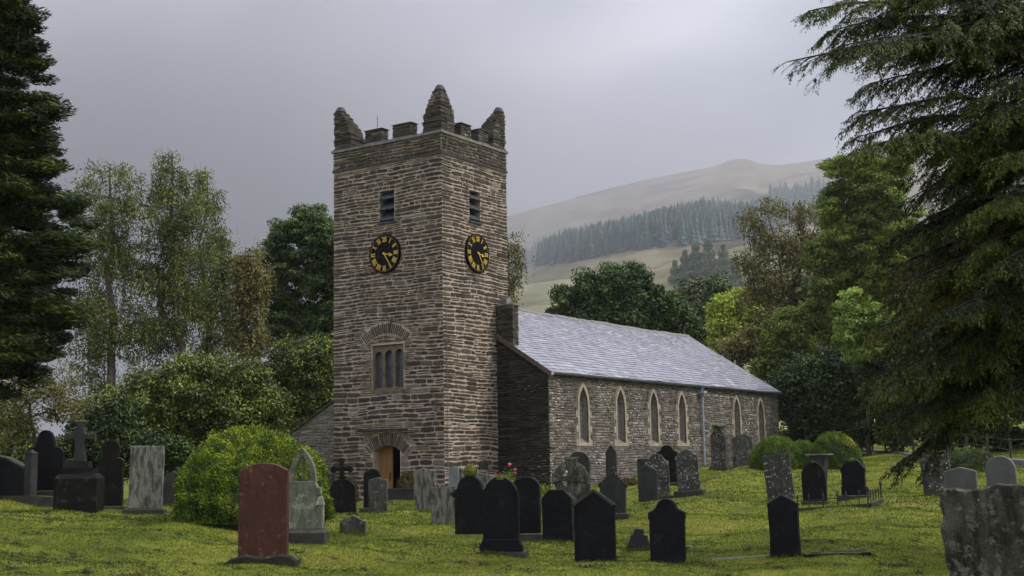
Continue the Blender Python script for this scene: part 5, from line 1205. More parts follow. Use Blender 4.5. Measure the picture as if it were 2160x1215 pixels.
def tree(name, label, bpx, d, lobes, nclump=200, cr=.6, nleaf=90, L=.16, W=.09, mat='ash', bark='bark', trunk_r=.18, hang=0., flat=.75, ctr=None, group=None, cat='tree', shell=.42, stems=1, up=.12, tb=None, depth=.85, bare=0., branch_r=.008, ground_z=None, out=0.):
    P0 = at(bpx, 900, d); bx, by = P0[0], P0[1]; gz_ = g1(bx, by) if ground_z is None else ground_z
    root = empty(name, (bx, by, gz_), label, cat, group)
    m = d/FPX; LB = []
    for l in lobes:
        c = at(l[0], l[1], d)+FH*(l[4] if len(l) > 4 else 0); rx, rz = l[2]*m, l[3]*m; LB.append((c, rx, rz, min(rx, rz*1.3)*depth))
    vol = np.array([a[1]*a[2]*a[3] for a in LB])**.8; vol /= vol.sum()
    CL = []; 
    for (c, rx, rz, ry), v in zip(LB, vol):
        k = max(3, int(round(nclump*v))); u = unit(rng.normal(size=(k, 3))); r = rng.random(k)**shell
        CL.append(c+RH*(u[:, 0]*rx*r)[:, None]+FH*(u[:, 1]*ry*r)[:, None]+np.array([0, 0, 1.])*(u[:, 2]*rz*r)[:, None])
    CL = np.concatenate(CL); CL = CL[CL[:, 2] > gz_+.2]
    top = max(a[0][2]+a[2]*.55 for a in LB); cx_ = sum(a[0]*v for a, v in zip(LB, vol)) if tb is None else at(tb[0], tb[1], d)
    nodes = []; par = []; paths = []
    def addpath(start, pts):
        idx = [start]
        for p in pts: nodes.append(np.array(p)); par.append(idx[-1]); idx.append(len(nodes)-1)
        return idx
    nodes.append(np.array([bx, by, gz_-.15])); par.append(-1)
    T = np.array([cx_[0], cx_[1], top]); B = nodes[0]; n = 9
    for s in range(stems):
        off = np.zeros(3) if stems == 1 else (RH*rng.uniform(-1, 1)*.30+FH*rng.uniform(-1, 1)*.2)*(top-gz_)*.45
        TT = T+off-np.array([0, 0, abs(off).sum()*.3]); pts = []
        for i in range(1, n+1):
            t = i/n; w_ = rng.normal(size=3)*.022*(top-gz_)*min(1, t*2)*(1-t*.5); w_[2] = 0; pts.append(B+(TT-B)*np.array([t**1.5 if stems > 1 else t, t**1.5 if stems > 1 else t, t])+w_)
        paths.append(addpath(0, pts))
    NA = np.array(nodes); dist = np.array([np.min(np.linalg.norm(NA[2:]-c, axis=1)) for c in CL]) if len(CL) else []
    for ci in np.argsort(dist):
        c = CL[ci]; NA = np.array(nodes); dv = c-NA; dd = np.linalg.norm(dv, axis=1); cost = dd+np.maximum(0, NA[:, 2]-c[2]+.25*np.hypot(dv[:, 0], dv[:, 1]))*.9; cost[0] += 99
        k = int(np.argmin(cost)); L_ = dd[k]
        if L_ < .12: continue
        ns = max(2, min(6, int(L_/.5)+1)); A = nodes[k]; cp = A+(c-A)*.5+np.array([0, 0, up*L_])+rng.normal(size=3)*.06*L_
        pts = [(1-t)**2*A+2*t*(1-t)*cp+t*t*c for t in (np.arange(1, ns+1)/ns)]; paths.append(addpath(k, pts))
    cnt = np.zeros(len(nodes))
    for pth in paths: cnt[pth[-1]] += 1
    for i in range(len(nodes)-1, 0, -1): cnt[par[i]] += cnt[i]
    rad = branch_r*np.maximum(cnt, 1)**.5; rad *= 1; sc_ = trunk_r/max(rad[0], 1e-6); rad = rad*np.where(cnt > cnt[0]*.02, 1+(sc_-1)*np.clip(cnt/cnt[0]*3, 0, 1), 1)
    mb = MB()
    for q, pth in enumerate(paths):
        P = [nodes[i] for i in pth]; R = [float(rad[i]) for i in pth]
        if q >= stems: R[0] = min(R[0], R[1]*1.3)
        else: R[0] = R[1]*1.25
        mb.tube(P, R, 9 if q < stems else (5 if R[0] > .03 else 3), cap=False)
    if bare:
        for c in CL[rng.random(len(CL)) < bare]:
            for _ in range(5): q = c+rng.normal(size=3)*cr*.75; mb.tube([c, (c+q)/2+rng.normal(size=3)*.05, q], [.012, .008, .004], 3, cap=False)
    mb.build('trunk', M[bark], root, smooth=True)
    # leaves
    nl = rng.poisson(nleaf, len(CL)); idx = np.repeat(np.arange(len(CL)), nl); n = len(idx)
    u = unit(rng.normal(size=(n, 3))); r = rng.random(n)**.45*cr*rng.uniform(.6, 1.3, len(CL))[idx]
    off = u*r[:, None]; off[:, 2] *= flat
    if hang:
        sid = rng.integers(0, 9, n)+idx*9; sx = rng.normal(size=(len(CL)*9, 2))*cr*.6; dz = rng.random(n)*hang
        m_ = rng.random(n) < .6; off[m_, 0] = sx[sid[m_], 0]+rng.normal(size=m_.sum())*.04; off[m_, 1] = sx[sid[m_], 1]+rng.normal(size=m_.sum())*.04; off[m_, 2] = -dz[m_]+.2
    C = CL[idx]+off; D = unit(rng.normal(size=(n, 3))+off*0.8/cr+np.array([0, 0, -.5 if not hang else -1.6]))
    if out:
        ax = C-np.array([T[0], T[1], 0]); ax[:, 2] = 0; D = unit(unit(ax)*out+rng.normal(size=(n, 3))*.42+np.array([0, 0, -.12]))
    ct = rng.random(len(CL))*.5; tint = np.clip(ct[idx]+rng.random(n)*.55-.03+(u[:, 2]*.0), 0, 1)
    tint[rng.random(n) < .02] = 1
    Nn = unit(off+np.array([0, 0, .6*cr]))
    foliage('crown', C, D, rng.uniform(.7, 1.3, n)*L, rng.uniform(.7, 1.3, n)*W, tint, LM[mat], root, N=Nn*1.2)
    return root
# ---- clipped yews and shrubs
def dome(name, label, px, py, d, rx, ry, rz, n, L, mat='yew', cat='clipped shrub', group=None, lump=.05, rot=0., orange=None, top=0., sq=2.2):
    P0 = at(px, py, d); bx, by = P0[0], P0[1]; g = g1(bx, by); root = empty(name, (bx, by, g), label, cat, group)
    ph = rng.uniform(0, 6.28, 12)
    def rad(u):
        a = np.arctan2(u[:, 1], u[:, 0]); z = u[:, 2]; r = 1+lump*(np.sin(3*a+ph[0]+2*z)+.7*np.sin(5*a-3*z+ph[1])+.6*np.sin(9*a+7*z+ph[2])+.5*np.sin(14*z+4*a+ph[3]))
        return r
    u = unit(rng.normal(size=(n, 3))); u[:, 2] = np.abs(u[:, 2])*1.0-.12*(rng.random(n) < .3); u = unit(u)
    pw = (np.abs(u[:, 0])**sq+np.abs(u[:, 1])**sq+np.abs(u[:, 2])**sq)**(-1/sq)
    r = rad(u)*pw; dep = 1-np.abs(rng.normal(size=n))*.045+rng.random(n)*.02+(rng.random(n) < .05)*rng.random(n)*.07
    cl = np.zeros(n)
    for kk in range(5): q_ = unit(rng.normal(size=3)); cl += np.sin((u*np.array([rx, ry, rz]))@q_*rng.uniform(9, 22)+rng.uniform(0, 6))
    S = np.stack([u[:, 0]*rx, u[:, 1]*ry, u[:, 2]*rz], 1)*(r*(dep+cl*lump*.12))[:, None]
    S[:, 2] = np.maximum(S[:, 2], .01)
    C = S+np.array([bx, by, g]); nn = unit(S/np.array([rx*rx, ry*ry, rz*rz])); D = unit(nn*.8+rng.normal(size=(n, 3))*.7+np.array([0, 0, .35]))
    clump = .5+.2*cl  # hollows between clumps tinted darker, shade painted into the leaf colour
    tint = np.clip(.06+.40*clump+rng.random(n)*.40+top*np.clip(nn[:, 2], 0, 1)-.05, 0, .85)  # upward leaves tinted lighter, painting in light from above
    if orange is not None:
        q = at(orange[0], orange[1], d); k = np.exp(-(((C-q)@RH)**2/.10+(C[:, 2]-q[2])**2/.06)); tint = np.where(rng.random(n) < k*.8, rng.uniform(.9, 1, n), tint)
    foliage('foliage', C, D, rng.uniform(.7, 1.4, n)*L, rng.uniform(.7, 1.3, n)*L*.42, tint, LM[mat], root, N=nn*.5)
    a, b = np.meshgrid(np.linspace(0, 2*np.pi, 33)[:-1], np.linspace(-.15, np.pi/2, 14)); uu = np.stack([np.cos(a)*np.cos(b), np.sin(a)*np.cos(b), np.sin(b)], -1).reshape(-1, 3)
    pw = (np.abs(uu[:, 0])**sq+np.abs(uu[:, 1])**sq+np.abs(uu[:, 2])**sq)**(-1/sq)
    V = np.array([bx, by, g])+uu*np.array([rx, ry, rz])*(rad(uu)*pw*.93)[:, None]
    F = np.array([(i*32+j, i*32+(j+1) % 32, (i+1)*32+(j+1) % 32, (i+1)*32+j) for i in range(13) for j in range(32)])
    link('inner_shade_core', npmesh('inner_shade_core', V-np.array([bx, by, g]), F, np.full(len(F), .1)), LM['dark'], root)  # opaque dark core stands for the shade inside the foliage
    return root
YG = 'clipped yew domes east of the church'
dome('clipped_yew', 'very large clipped yew dome, yellow-green with top light painted in, left of the tower', 530, 1100, 26.5, 1.5, 1.6, 1.84, 60000, .062, top=.25, lump=.045, sq=2.15)
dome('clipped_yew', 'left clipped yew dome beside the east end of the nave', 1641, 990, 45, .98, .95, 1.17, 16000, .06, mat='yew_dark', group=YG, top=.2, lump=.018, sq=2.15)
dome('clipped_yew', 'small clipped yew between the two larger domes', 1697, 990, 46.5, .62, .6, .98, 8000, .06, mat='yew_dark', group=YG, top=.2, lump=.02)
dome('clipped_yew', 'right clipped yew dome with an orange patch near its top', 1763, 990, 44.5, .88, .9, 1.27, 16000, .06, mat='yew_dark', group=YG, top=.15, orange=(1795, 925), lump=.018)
dome('golden_shrub', 'small golden-brown clipped shrub in the dark trough right of the door', 860, 1040, 46.2, .42, .36, 1.02, 6000, .05, mat='golden', sq=3)
dome('golden_shrub', 'small golden-brown clipped shrub left of the door', 738, 1030, 46.5, .32, .32, .95, 4000, .05, mat='golden')
dome('hedge', 'dark rounded hedge beyond the leaning slab on the right', 2045, 985, 40, .65, .9, .75, 7000, .06, mat='laurel', cat='hedge')
dome('wall_shrub', 'low olive shrub at the foot of the nave wall', 1325, 1005, 44.5, .42, .3, .22, 2500, .05, mat='golden', cat='shrub', lump=.12)
def trough():
    mb = MB(); p = at(855, 1045, 45.9); x, y = p[0], p[1]; g = g1(x, y)
    mb.box((x-.30, y-.62, g-.1), (x+.22, y+.55, g+.46), 0, .5, top=(x-.34, y-.66, x+.26, y+.59)); mb.box((x-.36, y-.68, g+.46), (x+.28, y+.61, g+.52), 0, .5)
    o = mb.build('planter_trough', M['dark_slab'], None, origin=(x, y, g)); tag(o, 'dark trough under the golden shrub at the right of the door', 'planter')
trough()
def flowers():
    p = at(1072, 1000, 43.2); x, y = p[0], p[1]; g = g1(x, y); root = empty('rose_bush', (x, y, g), 'small rose bush with pink and red blooms at the foot of the tower', 'flowering shrub')
    mb = MB(); tips = []
    for k in range(26):
        a = rng.uniform(0, 6.28); r = rng.uniform(.05, .42); h = rng.uniform(.35, 1.0); q = np.array([x+r*math.cos(a), y+r*math.sin(a), g+h]); tips.append(q)
        mb.tube([(x+.1*math.cos(a), y+.1*math.sin(a), g-.03), ((x+q[0])/2, (y+q[1])/2, g+h*.6), q], [.012, .009, .005], 4, cap=False)
    mb.build('stem', M['bark'], root); tips = np.array(tips); idx = rng.integers(0, 26, 2600); C = tips[idx]*1.0; t = rng.random(2600)[:, None]; C = np.array([x, y, g])*(1-t)+C*t+rng.normal(size=(2600, 3))*.07; C[:, 2] = np.maximum(C[:, 2], g+.05)
    foliage('leaves', C, unit(rng.normal(size=(2600, 3))), .07, .045, rng.random(2600), LM['green'], root)
    pk = plain('pink_petals', (.65, .09, .22), .6, .3, 9); rd = plain('red_petals', (.30, .03, .05), .6, .3, 9)
    for k, (q, m_, s) in enumerate([((1075, 981), pk, .085), ((1086, 991), pk, .06), ((1087, 998), pk, .05), ((1046, 996), rd, .06), ((1054, 1001), rd, .05), ((1066, 990), rd, .04)]):
        c = at(*q, 43.0); n = 60; u = unit(rng.normal(size=(n, 3))); u[:, 2] = np.abs(u[:, 2]); foliage('bloom', c+u*s*rng.uniform(.2, .9, (n, 1)), unit(np.cross(u, rng.normal(size=(n, 3)))), s*.8, s*.7, rng.random(n), m_, root, N=u*2)
    p = at(1108, 1008, 43.5); n = 2600; C = np.stack([p[0]+rng.normal(size=n)*.28, p[1]-rng.random(n)*1.1+.3, np.zeros(n)], 1); zz_ = G(C[:, 0], C[:, 1]); C[:, 2] = zz_+rng.random(n)*.38
    o = foliage('flower_bed_foliage', C, unit(rng.normal(size=(n, 3))*.35+np.array([0, 0, 1.])), .26, .03, rng.random(n), LM['green']); tag(o, 'clump of strappy green leaves right of the rose bush', 'plants')
flowers()
# ---- trees left of the tower
tree('tall_cypress', 'huge dark conifer filling the left edge of the picture', -75, 32, [(-40, -120, 90, 150), (-30, 60, 105, 130), (-20, 230, 125, 130), (-25, 370, 135, 120), (-25, 520, 150, 120), (0, 640, 140, 100), (20, 740, 120, 75), (-60, 760, 130, 95), (60, 300, 60, 50), (70, 445, 55, 40), (-30, -330, 70, 160), (75, 560, 55, 40), (105, 690, 50, 42), (40, 40, 45, 35), (60, 130, 50, 40), (85, 230, 40, 30), (90, 350, 45, 30), (155, 450, 45, 40), (135, 560, 45, 40), (140, 660, 35, 35), (160, 510, 30, 30), (120, 500, 40, 40)], nclump=680, cr=.50, nleaf=420, L=.17, W=.035, out=1.0, mat='cypress', trunk_r=.42, flat=.34, shell=.55, up=.0, depth=.9, cat='conifer', tb=(-60, 300))
tree('small_tree', 'thin yellowing small tree under the dark conifer at the left edge', 60, 40, [(50, 830, 70, 60), (120, 810, 55, 50), (20, 900, 60, 40), (150, 860, 45, 45)], nclump=90, cr=.42, nleaf=70, L=.09, W=.06, mat='brown', trunk_r=.06, bare=.5, shell=.6)
BG = 'birches behind the churchyard'
tree('birch_tree', 'leftmost tall birch with a broad airy crown', 238, 60, [(235, 370, 62, 30), (190, 385, 30, 35), (255, 440, 75, 60), (215, 520, 75, 60), (275, 560, 60, 65), (190, 610, 55, 60), (240, 670, 90, 60), (290, 720, 50, 50), (190, 740, 55, 55), (200, 820, 60, 40)], nclump=320, cr=.55, nleaf=84, L=.115, W=.075, mat='birch', bark='birch_bark', trunk_r=.20, hang=1.1, group=BG, shell=.5, bare=.5, up=.2, tb=(240, 420))
tree('birch_tree', 'tallest birch, its narrow pointed top standing highest', 372, 61, [(350, 335, 22, 28), (360, 380, 45, 40), (335, 400, 32, 35), (385, 450, 65, 55), (350, 500, 50, 50), (400, 540, 60, 50), (340, 590, 65, 55), (400, 640, 70, 60), (340, 700, 70, 50)], nclump=320, cr=.52, nleaf=84, L=.115, W=.075, mat='birch', bark='birch_bark', trunk_r=.17, hang=1.0, group=BG, shell=.5, bare=.5, up=.2, tb=(365, 380))
tree('birch_tree', 'third birch, shorter with a rounded right-hand crown', 420, 64, [(430, 380, 25, 30), (440, 430, 30, 40), (455, 500, 42, 40), (470, 560, 38, 50), (440, 620, 50, 50), (470, 690, 45, 55), (440, 750, 45, 50)], nclump=210, cr=.52, nleaf=80, L=.115, W=.075, mat='birch', bark='birch_bark', trunk_r=.13, hang=1.0, group=BG, shell=.5, bare=.5, up=.25, tb=(440, 440))
tree('birch_tree', 'short russet-tinged birch tucked between the third birch and the ash', 520, 62, [(520, 560, 35, 45), (525, 640, 40, 55), (520, 720, 45, 50), (545, 600, 30, 50)], nclump=150, cr=.5, nleaf=110, L=.12, W=.085, mat='brown', bark='birch_bark', trunk_r=.10, hang=.9, group=BG, shell=.55, bare=.4)
tree('ash_tree', 'broad green ash tree standing directly left of the tower', 690, 67, [(660, 470, 45, 38), (620, 495, 50, 35), (690, 510, 55, 50), (590, 540, 45, 40), (640, 570, 60, 45), (565, 600, 40, 35), (700, 600, 60, 50), (600, 640, 60, 32), (670, 680, 60, 45), (590, 690, 50, 40), (760, 540, 60, 60), (740, 640, 60, 60)], nclump=600, cr=.56, nleaf=150, L=.20, W=.08, mat='ash', flat=.5, trunk_r=.30, group=None, shell=.42, stems=3, up=.22, tb=(690, 560))
tree('laurel_bush', 'big rounded dark green laurel bush behind the clipped yew', 400, 47, [(390, 830, 125, 75), (460, 810, 80, 60), (320, 870, 110, 80), (500, 860, 85, 70), (400, 930, 190, 60), (560, 870, 50, 60), (240, 900, 60, 65), (530, 800, 40, 30)], nclump=620, cr=.5, nleaf=190, L=.13, W=.065, mat='laurel', trunk_r=.12, shell=.3, cat='bush', flat=.8)
tree('laurel_bush', 'second rounded laurel bush rising just left of the tower', 640, 62, [(640, 770, 75, 62), (700, 790, 60, 80), (600, 840, 60, 60), (640, 870, 80, 60), (570, 800, 35, 40)], nclump=340, cr=.5, nleaf=180, L=.14, W=.07, mat='laurel', trunk_r=.12, shell=.3, cat='bush', flat=.8)
tree('dark_bush', 'very dark evergreen bush behind the pale rectangular slab', 210, 44, [(215, 890, 70, 50), (180, 940, 70, 50), (260, 950, 90, 55), (340, 970, 100, 45), (120, 970, 60, 35)], nclump=230, cr=.5, nleaf=130, L=.12, W=.07, mat='dark', trunk_r=.08, shell=.4, cat='bush')
tree('dark_bush', 'dark low bush at the far left behind the tomb', 20, 46, [(20, 900, 70, 45), (60, 950, 70, 40), (-40, 880, 80, 60)], nclump=130, cr=.5, nleaf=110, L=.12, W=.07, mat='laurel', trunk_r=.08, shell=.5, cat='bush', bare=.3)
# ---- trees right of the tower
tree('birch_tree', 'drooping birch top peeping out right of the tower above the chimney', 1058, 72, [(1085, 510, 24, 18), (1098, 545, 20, 30), (1075, 580, 22, 40), (1050, 520, 40, 40), (1030, 600, 50, 60), (1082, 610, 14, 25)], nclump=110, cr=.42, nleaf=60, L=.13, W=.085, mat='brown', bark='birch_bark', trunk_r=.12, hang=1.5, bare=.8, tb=(1060, 520))
tree('sycamore_tree', 'dense dark green sycamore behind the nave roof', 1330, 76, [(1310, 615, 55, 45), (1250, 625, 50, 40), (1360, 630, 45, 45), (1210, 650, 45, 40), (1400, 660, 50, 50), (1300, 680, 110, 50), (1440, 700, 40, 40), (1180, 620, 18, 14), (1235, 590, 20, 14), (1290, 575, 14, 16), (1328, 570, 14, 20), (1350, 590, 18, 14), (1180, 680, 25, 30)], nclump=480, cr=.62, nleaf=170, L=.24, W=.13, mat='maple', trunk_r=.35, shell=.36, up=.2, tb=(1320, 620))
OL = 'hazy rounded trees beyond the nave roof'
tree('round_tree', 'hazy olive-green rounded tree above the right end of the roof, leftmost of its row', 1462, 150, [(1460, 625, 45, 35), (1490, 650, 45, 40), (1440, 650, 30, 35)], nclump=150, cr=1.1, nleaf=80, L=.42, W=.3, mat='olive', trunk_r=.3, group=OL, shell=.35)
tree('round_tree', 'darker hazy tree between the olive tree and the yellow-green one', 1500, 120, [(1490, 680, 38, 50), (1520, 620, 30, 40), (1470, 700, 30, 40), (1530, 700, 45, 40)], nclump=150, cr=.9, nleaf=80, L=.36, W=.26, mat='maple', trunk_r=.3, group=OL, shell=.35)
tree('yellow_green_tree', 'bright yellow-green tree right above the end of the nave roof', 1560, 105, [(1565, 640, 48, 32), (1530, 665, 35, 40), (1600, 650, 45, 40), (1560, 700, 60, 35), (1530, 710, 30, 30)], nclump=240, cr=.75, nleaf=120, L=.30, W=.20, mat='lime', trunk_r=.25, shell=.34)
tree('russet_birch', 'tall many-stemmed russet-brown birch right of the nave', 1668, 86, [(1640, 435, 58, 18), (1590, 462, 32, 22), (1690, 455, 35, 28), (1640, 500, 70, 30), (1590, 550, 42, 35), (1700, 530, 60, 45), (1640, 600, 60, 45), (1750, 490, 45, 55), (1750, 580, 50, 50), (1590, 620, 30, 40), (1700, 630, 50, 40)], nclump=460, cr=.55, nleaf=62, L=.16, W=.10, mat='brown', bark='pale_bark', trunk_r=.2, hang=1.0, stems=5, shell=.4, bare=.7, up=.3, tb=(1655, 480))
tree('russet_birch', 'low russet tree under the yellow-green one beside the roof end', 1590, 92, [(1590, 720, 45, 35), (1560, 740, 45, 30), (1630, 690, 40, 40)], nclump=120, cr=.6, nleaf=100, L=.22, W=.15, mat='brown', trunk_r=.12, shell=.4)
tree('ash_tree', 'tall green ash tree in the hedgerow, left of the big hemlock', 1800, 76, [(1790, 360, 55, 40), (1830, 420, 70, 60), (1760, 440, 40, 50), (1860, 360, 60, 60), (1800, 510, 80, 60), (1880, 480, 70, 80), (1740, 540, 45, 35), (1850, 580, 90, 60), (1780, 610, 70, 45), (1940, 560, 80, 90)], nclump=800, cr=.6, nleaf=150, L=.24, W=.09, mat='green', trunk_r=.4, stems=3, shell=.38, up=.2, flat=.5, tb=(1830, 460))
tree('ash_tree', 'bright light-green young ash in the middle of the dark trees on the right', 1830, 66, [(1805, 640, 26, 28), (1845, 680, 45, 40), (1790, 700, 28, 40), (1830, 735, 52, 35), (1880, 720, 30, 30)], nclump=200, cr=.48, nleaf=150, L=.22, W=.08, flat=.5, mat='bright', trunk_r=.12, shell=.4, up=.2)
tree('hedgerow_tree', 'mid-green tree just right of the roof end', 1690, 78, [(1660, 700, 45, 50), (1710, 680, 50, 50), (1690, 740, 60, 50), (1640, 740, 45, 35), (1750, 720, 40, 60), (1610, 775, 40, 25), (1650, 790, 40, 30)], nclump=300, cr=.6, nleaf=160, L=.20, W=.11, mat='green', trunk_r=.2, shell=.38)
tree('hedgerow_tree', 'mid-green leafy tree filling the gap behind the light-green young ash', 1850, 88, [(1790, 640, 50, 45), (1850, 650, 60, 50), (1900, 620, 60, 60), (1780, 700, 50, 50), (1900, 700, 60, 60), (1960, 650, 60, 80)], nclump=380, cr=.65, nleaf=140, L=.24, W=.12, mat='green', trunk_r=.2, shell=.4, flat=.5)
tree('hedgerow_tree', 'shadowy green tree low between the russet birch and the dark evergreen', 1745, 80, [(1740, 650, 45, 45), (1770, 730, 50, 50), (1720, 620, 30, 35)], nclump=200, cr=.6, nleaf=140, L=.22, W=.12, mat='ash', trunk_r=.2, shell=.4, flat=.5)
tree('dark_tree', 'very dark evergreen right behind the east end of the nave', 1720, 68, [(1700, 810, 60, 60), (1750, 790, 60, 60), (1720, 870, 90, 50), (1800, 840, 70, 70), (1690, 930, 70, 40), (1780, 920, 90, 40), (1650, 830, 30, 50)], nclump=430, cr=.6, nleaf=130, L=.18, W=.10, mat='dark', trunk_r=.25, shell=.4)
tree('dark_tree', 'dark tree in the deep shade between the evergreen and the hemlock', 1890, 66, [(1880, 800, 70, 60), (1930, 870, 80, 60), (1880, 910, 90, 40), (1960, 780, 70, 90), (1900, 730, 60, 50)], nclump=330, cr=.6, nleaf=130, L=.18, W=.10, mat='dark', trunk_r=.25, shell=.45)
tree('dark_tree', 'dark tree closing the view at the right edge behind the hemlock', 2110, 60, [(2050, 500, 100, 120), (2120, 640, 110, 120), (2040, 740, 100, 100), (2120, 850, 120, 90), (2030, 890, 100, 60), (2180, 500, 90, 120), (2200, 760, 90, 140), (2080, 930, 120, 30)], nclump=620, cr=.7, nleaf=130, L=.20, W=.12, mat='dark', trunk_r=.35, shell=.4)
# ---- big hemlock at the right edge: long drooping boughs
def hemlock():
    base = at(2330, 900, 20.0); bx, by = base[0], base[1]; g = g1(bx, by)
    root = empty('hemlock_tree', (bx, by, g), 'enormous dark hemlock overhanging the right side with long drooping feathery boughs', 'conifer')
    def zat(py, d=20.): return at(2240, py, d)[2]
    mb = MB(); mb.tube([(bx, by, g-.3), (bx+.05, by, g+1.5), (bx-.05, by+.05, g+5), (bx, by, g+10), (bx, by, g+15)], [.50, .42, .34, .22, .06], 12, cap=False)
    tips = [(1700, 25, .1), (1735, 70, .1), (1668, 128, .9), (1760, 100, .2), (1815, 235, .1), (1830, 180, .1), (1805, 318, .5), (1800, 290, .3), (1900, 300, .1), (1760, -40, .1), (1840, -90, .1), (1900, -20, .1), (1930, 110, .1), 
            (1880, 500, .0), (1900, 560, .0), (1930, 470, 0), (1960, 380, 0), (1845, 592, -1), (1870, 640, 0), (1900, 610, -1), (1960, 640, -1), (1865, 690, -1), (1940, 700, 0), (2000, 590, 0), (2010, 660, 0),
            (1905, 740, 0), (1890, 780, 0), (1850, 840, 0), (1835, 885, 0), (1870, 860, 0), (1880, 930, 0), (1905, 985, 0), (1930, 900, 0), (1940, 820, 0), (1960, 760, 0), (1980, 870, 0), (2020, 810, 0), (2040, 900, 0), (2000, 720, 0), (2100, 880, 0),
            (2030, 20, 0), (2060, 120, 0), (2080, 240, 0), (2050, 330, 0), (2090, 430, 0), (2060, 520, 0), (2110, 600, 0), (2090, 700, 0), (2120, 800, 0), (2000, 280, 0), (1990, 60, 0), (2120, 40, 0), (2140, 160, 0), (2150, 320, 0), (2140, 480, 0), (2000, 440, 0), (1980, 540, 0), (1930, 330, 0), (1960, 480, 0), (2020, 380, 0), (2040, 190, 0), (2100, 100, 0), (2100, 330, 0), (2070, 610, 0), (2030, 770, 0), (2080, 850, 0), (2120, 550, 0), (2130, 720, 0), (1920, 420, 0), (1880, 20, .1), (1850, 90, .1), (1920, 60, .1), (2060, -40, 0), (1950, 590, 0), (2040, 560, 0), (1930, 660, -1), (2060, 700, 0)]
    for k in range(34): tips.append((rng.uniform(2420, 2830), rng.uniform(-150, 800), 0))
    for k in range(16): tips.append((rng.uniform(2250, 2450), rng.uniform(-150, 700), 2))
    CC, DD, LL, TT = [], [], [], []
    UPV = np.array([0, 0, 1.])
    def twig(p, dr, L_, bt, brown, brown_f=.5):
        """needled twig: returns nothing, appends sprays"""
        K = max(3, int(L_/.022)); s = np.linspace(.0, 1, K); Q = p+dr*(s*L_)[:, None]; Q[:, 2] -= .45*L_*s**2
        tw = unit(np.gradient(Q, axis=0)); sd_ = unit(np.cross(tw, UPV)); 
        for sg in (1, -1, 0):
            ln = rng.uniform(.035, .085, K)*(1-.4*s); dirn = unit(tw*.8+sd_*sg*rng.uniform(.4, 1., (K, 1))-UPV*rng.uniform(.0, .6, (K, 1))); CC.append(Q+dirn*(ln/2)[:, None]+rng.normal(size=(K, 3))*.010); DD.append(dirn); LL.append(ln)
            tt = bt+.40*rng.random(K)+.2*(s > .6)
            if brown: tt = np.where(rng.random(K) < .15+.45*brown_f, rng.uniform(.74, 1, K), np.minimum(tt, .7))
            else: tt = np.minimum(tt, .71)
            TT.append(np.clip(tt, 0, 1))
    for k, (px, py, kind) in enumerate(tips):
        if 830 < py < 980: py -= 45
        d = 20+rng.uniform(-1.6, 1.9) if px < 2000 else 20+rng.uniform(-2.8, 2.8)
        if kind > 1: d = 20+rng.choice((-3.2, 3.4)); kind = 0
        T = at(px, py, d)
        rise = rng.uniform(-.1, .8) if py < 330 else rng.uniform(.2, 1.3)
        if py > 980: rise = 2.6
        S = np.array([bx, by, T[2]+rise*.8]); L_ = np.linalg.norm(T-S); n = max(12, int(L_/.25)); up_ = .07*L_; P = []; w1 = rng.uniform(0, 6.28)
        for i in range(n+1):
            t = i/n; P.append(S+(T-S)*t+np.array([0, 0, up_*math.sin(math.pi*t)])+RH*.03*math.sin(9*t+w1)+FH*.14*math.sin(5*t+w1)*t+UPV*.03*math.sin(11*t+w1))
        P = np.array(P); mb.tube(list(P), [float(.050*(1-.93*(i/n))*min(1.2, L_/3.5)+.004) for i in range(n+1)], 5, cap=False)
        brown = kind < 0; brown_f = rng.random(); bare_ = kind > .5; bt = rng.uniform(0, .26); t = .14
        while t < .995:
            i = min(int(t*n), n-1); f = t*n-i; p = P[i]*(1-f)+P[i+1]*f; bd = unit(P[i+1]-P[i]); lat = unit(np.cross(bd, UPV))*rng.choice((-1, 1))
            ls = (.25+1.15*(1-t)**.6*min(1, t*3+.2))*rng.uniform(.4, 1.25); dr = unit(bd*rng.uniform(.8, 1.5)+lat*rng.uniform(.35, 1.1)+UPV*rng.uniform(-.35, .22)); m2 = max(5, int(ls/.07)); sag = rng.uniform(.15, .5)*ls
            s = np.linspace(0, 1, m2+1); Q = p+dr*(s*ls)[:, None]; Q[:, 2] -= sag*s**2; Q += lat*(.06*ls*np.sin(5*s+w1))[:, None]
            naked = bare_ and t > .5 and rng.random() < .75
            mb.tube([Q[0], Q[m2//2], Q[-1]], [.010*ls+.003, .006, .002], 3, cap=False)
            for q in range(1, m2+1):
                bq = unit(Q[q]-Q[q-1]); lq = unit(np.cross(bq, UPV))
                for sg in (1, -1):
                    if rng.random() < .12: continue
                    lt = rng.uniform(.10, .32)*(1-.5*s[q])*min(1, .5+ls); dq = unit(bq*rng.uniform(.6, 1.2)+lq*sg*rng.uniform(.3, 1.1)-UPV*rng.uniform(-.1, .6))
                    if naked:
                        if rng.random() < .4: mb.tube([Q[q], Q[q]+dq*lt], [.004, .002], 3, cap=False)
                        if rng.random() < .8: continue
                    twig(Q[q], dq, lt, bt, brown, brown_f)
            if not naked: twig(Q[-1], dr, .12, bt, brown)
            t += (rng.uniform(.05, .13) if px < 2250 else rng.uniform(.12, .3))/L_
    mb.build('trunk', M['dark_bark'], root, smooth=True)
    CC, DD, LL, TT = map(np.concatenate, (CC, DD, LL, TT)); print('hemlock needles', len(CC))
    if len(CC) > 1500000: k = rng.choice(len(CC), 1500000, replace=False); CC, DD, LL, TT = CC[k], DD[k], LL[k], TT[k]
    foliage('crown', CC, DD, LL, LL*.32, TT, LM['hemlock'], root, N=np.tile([0, 0, 1.0], (len(CC), 1)))
hemlock()
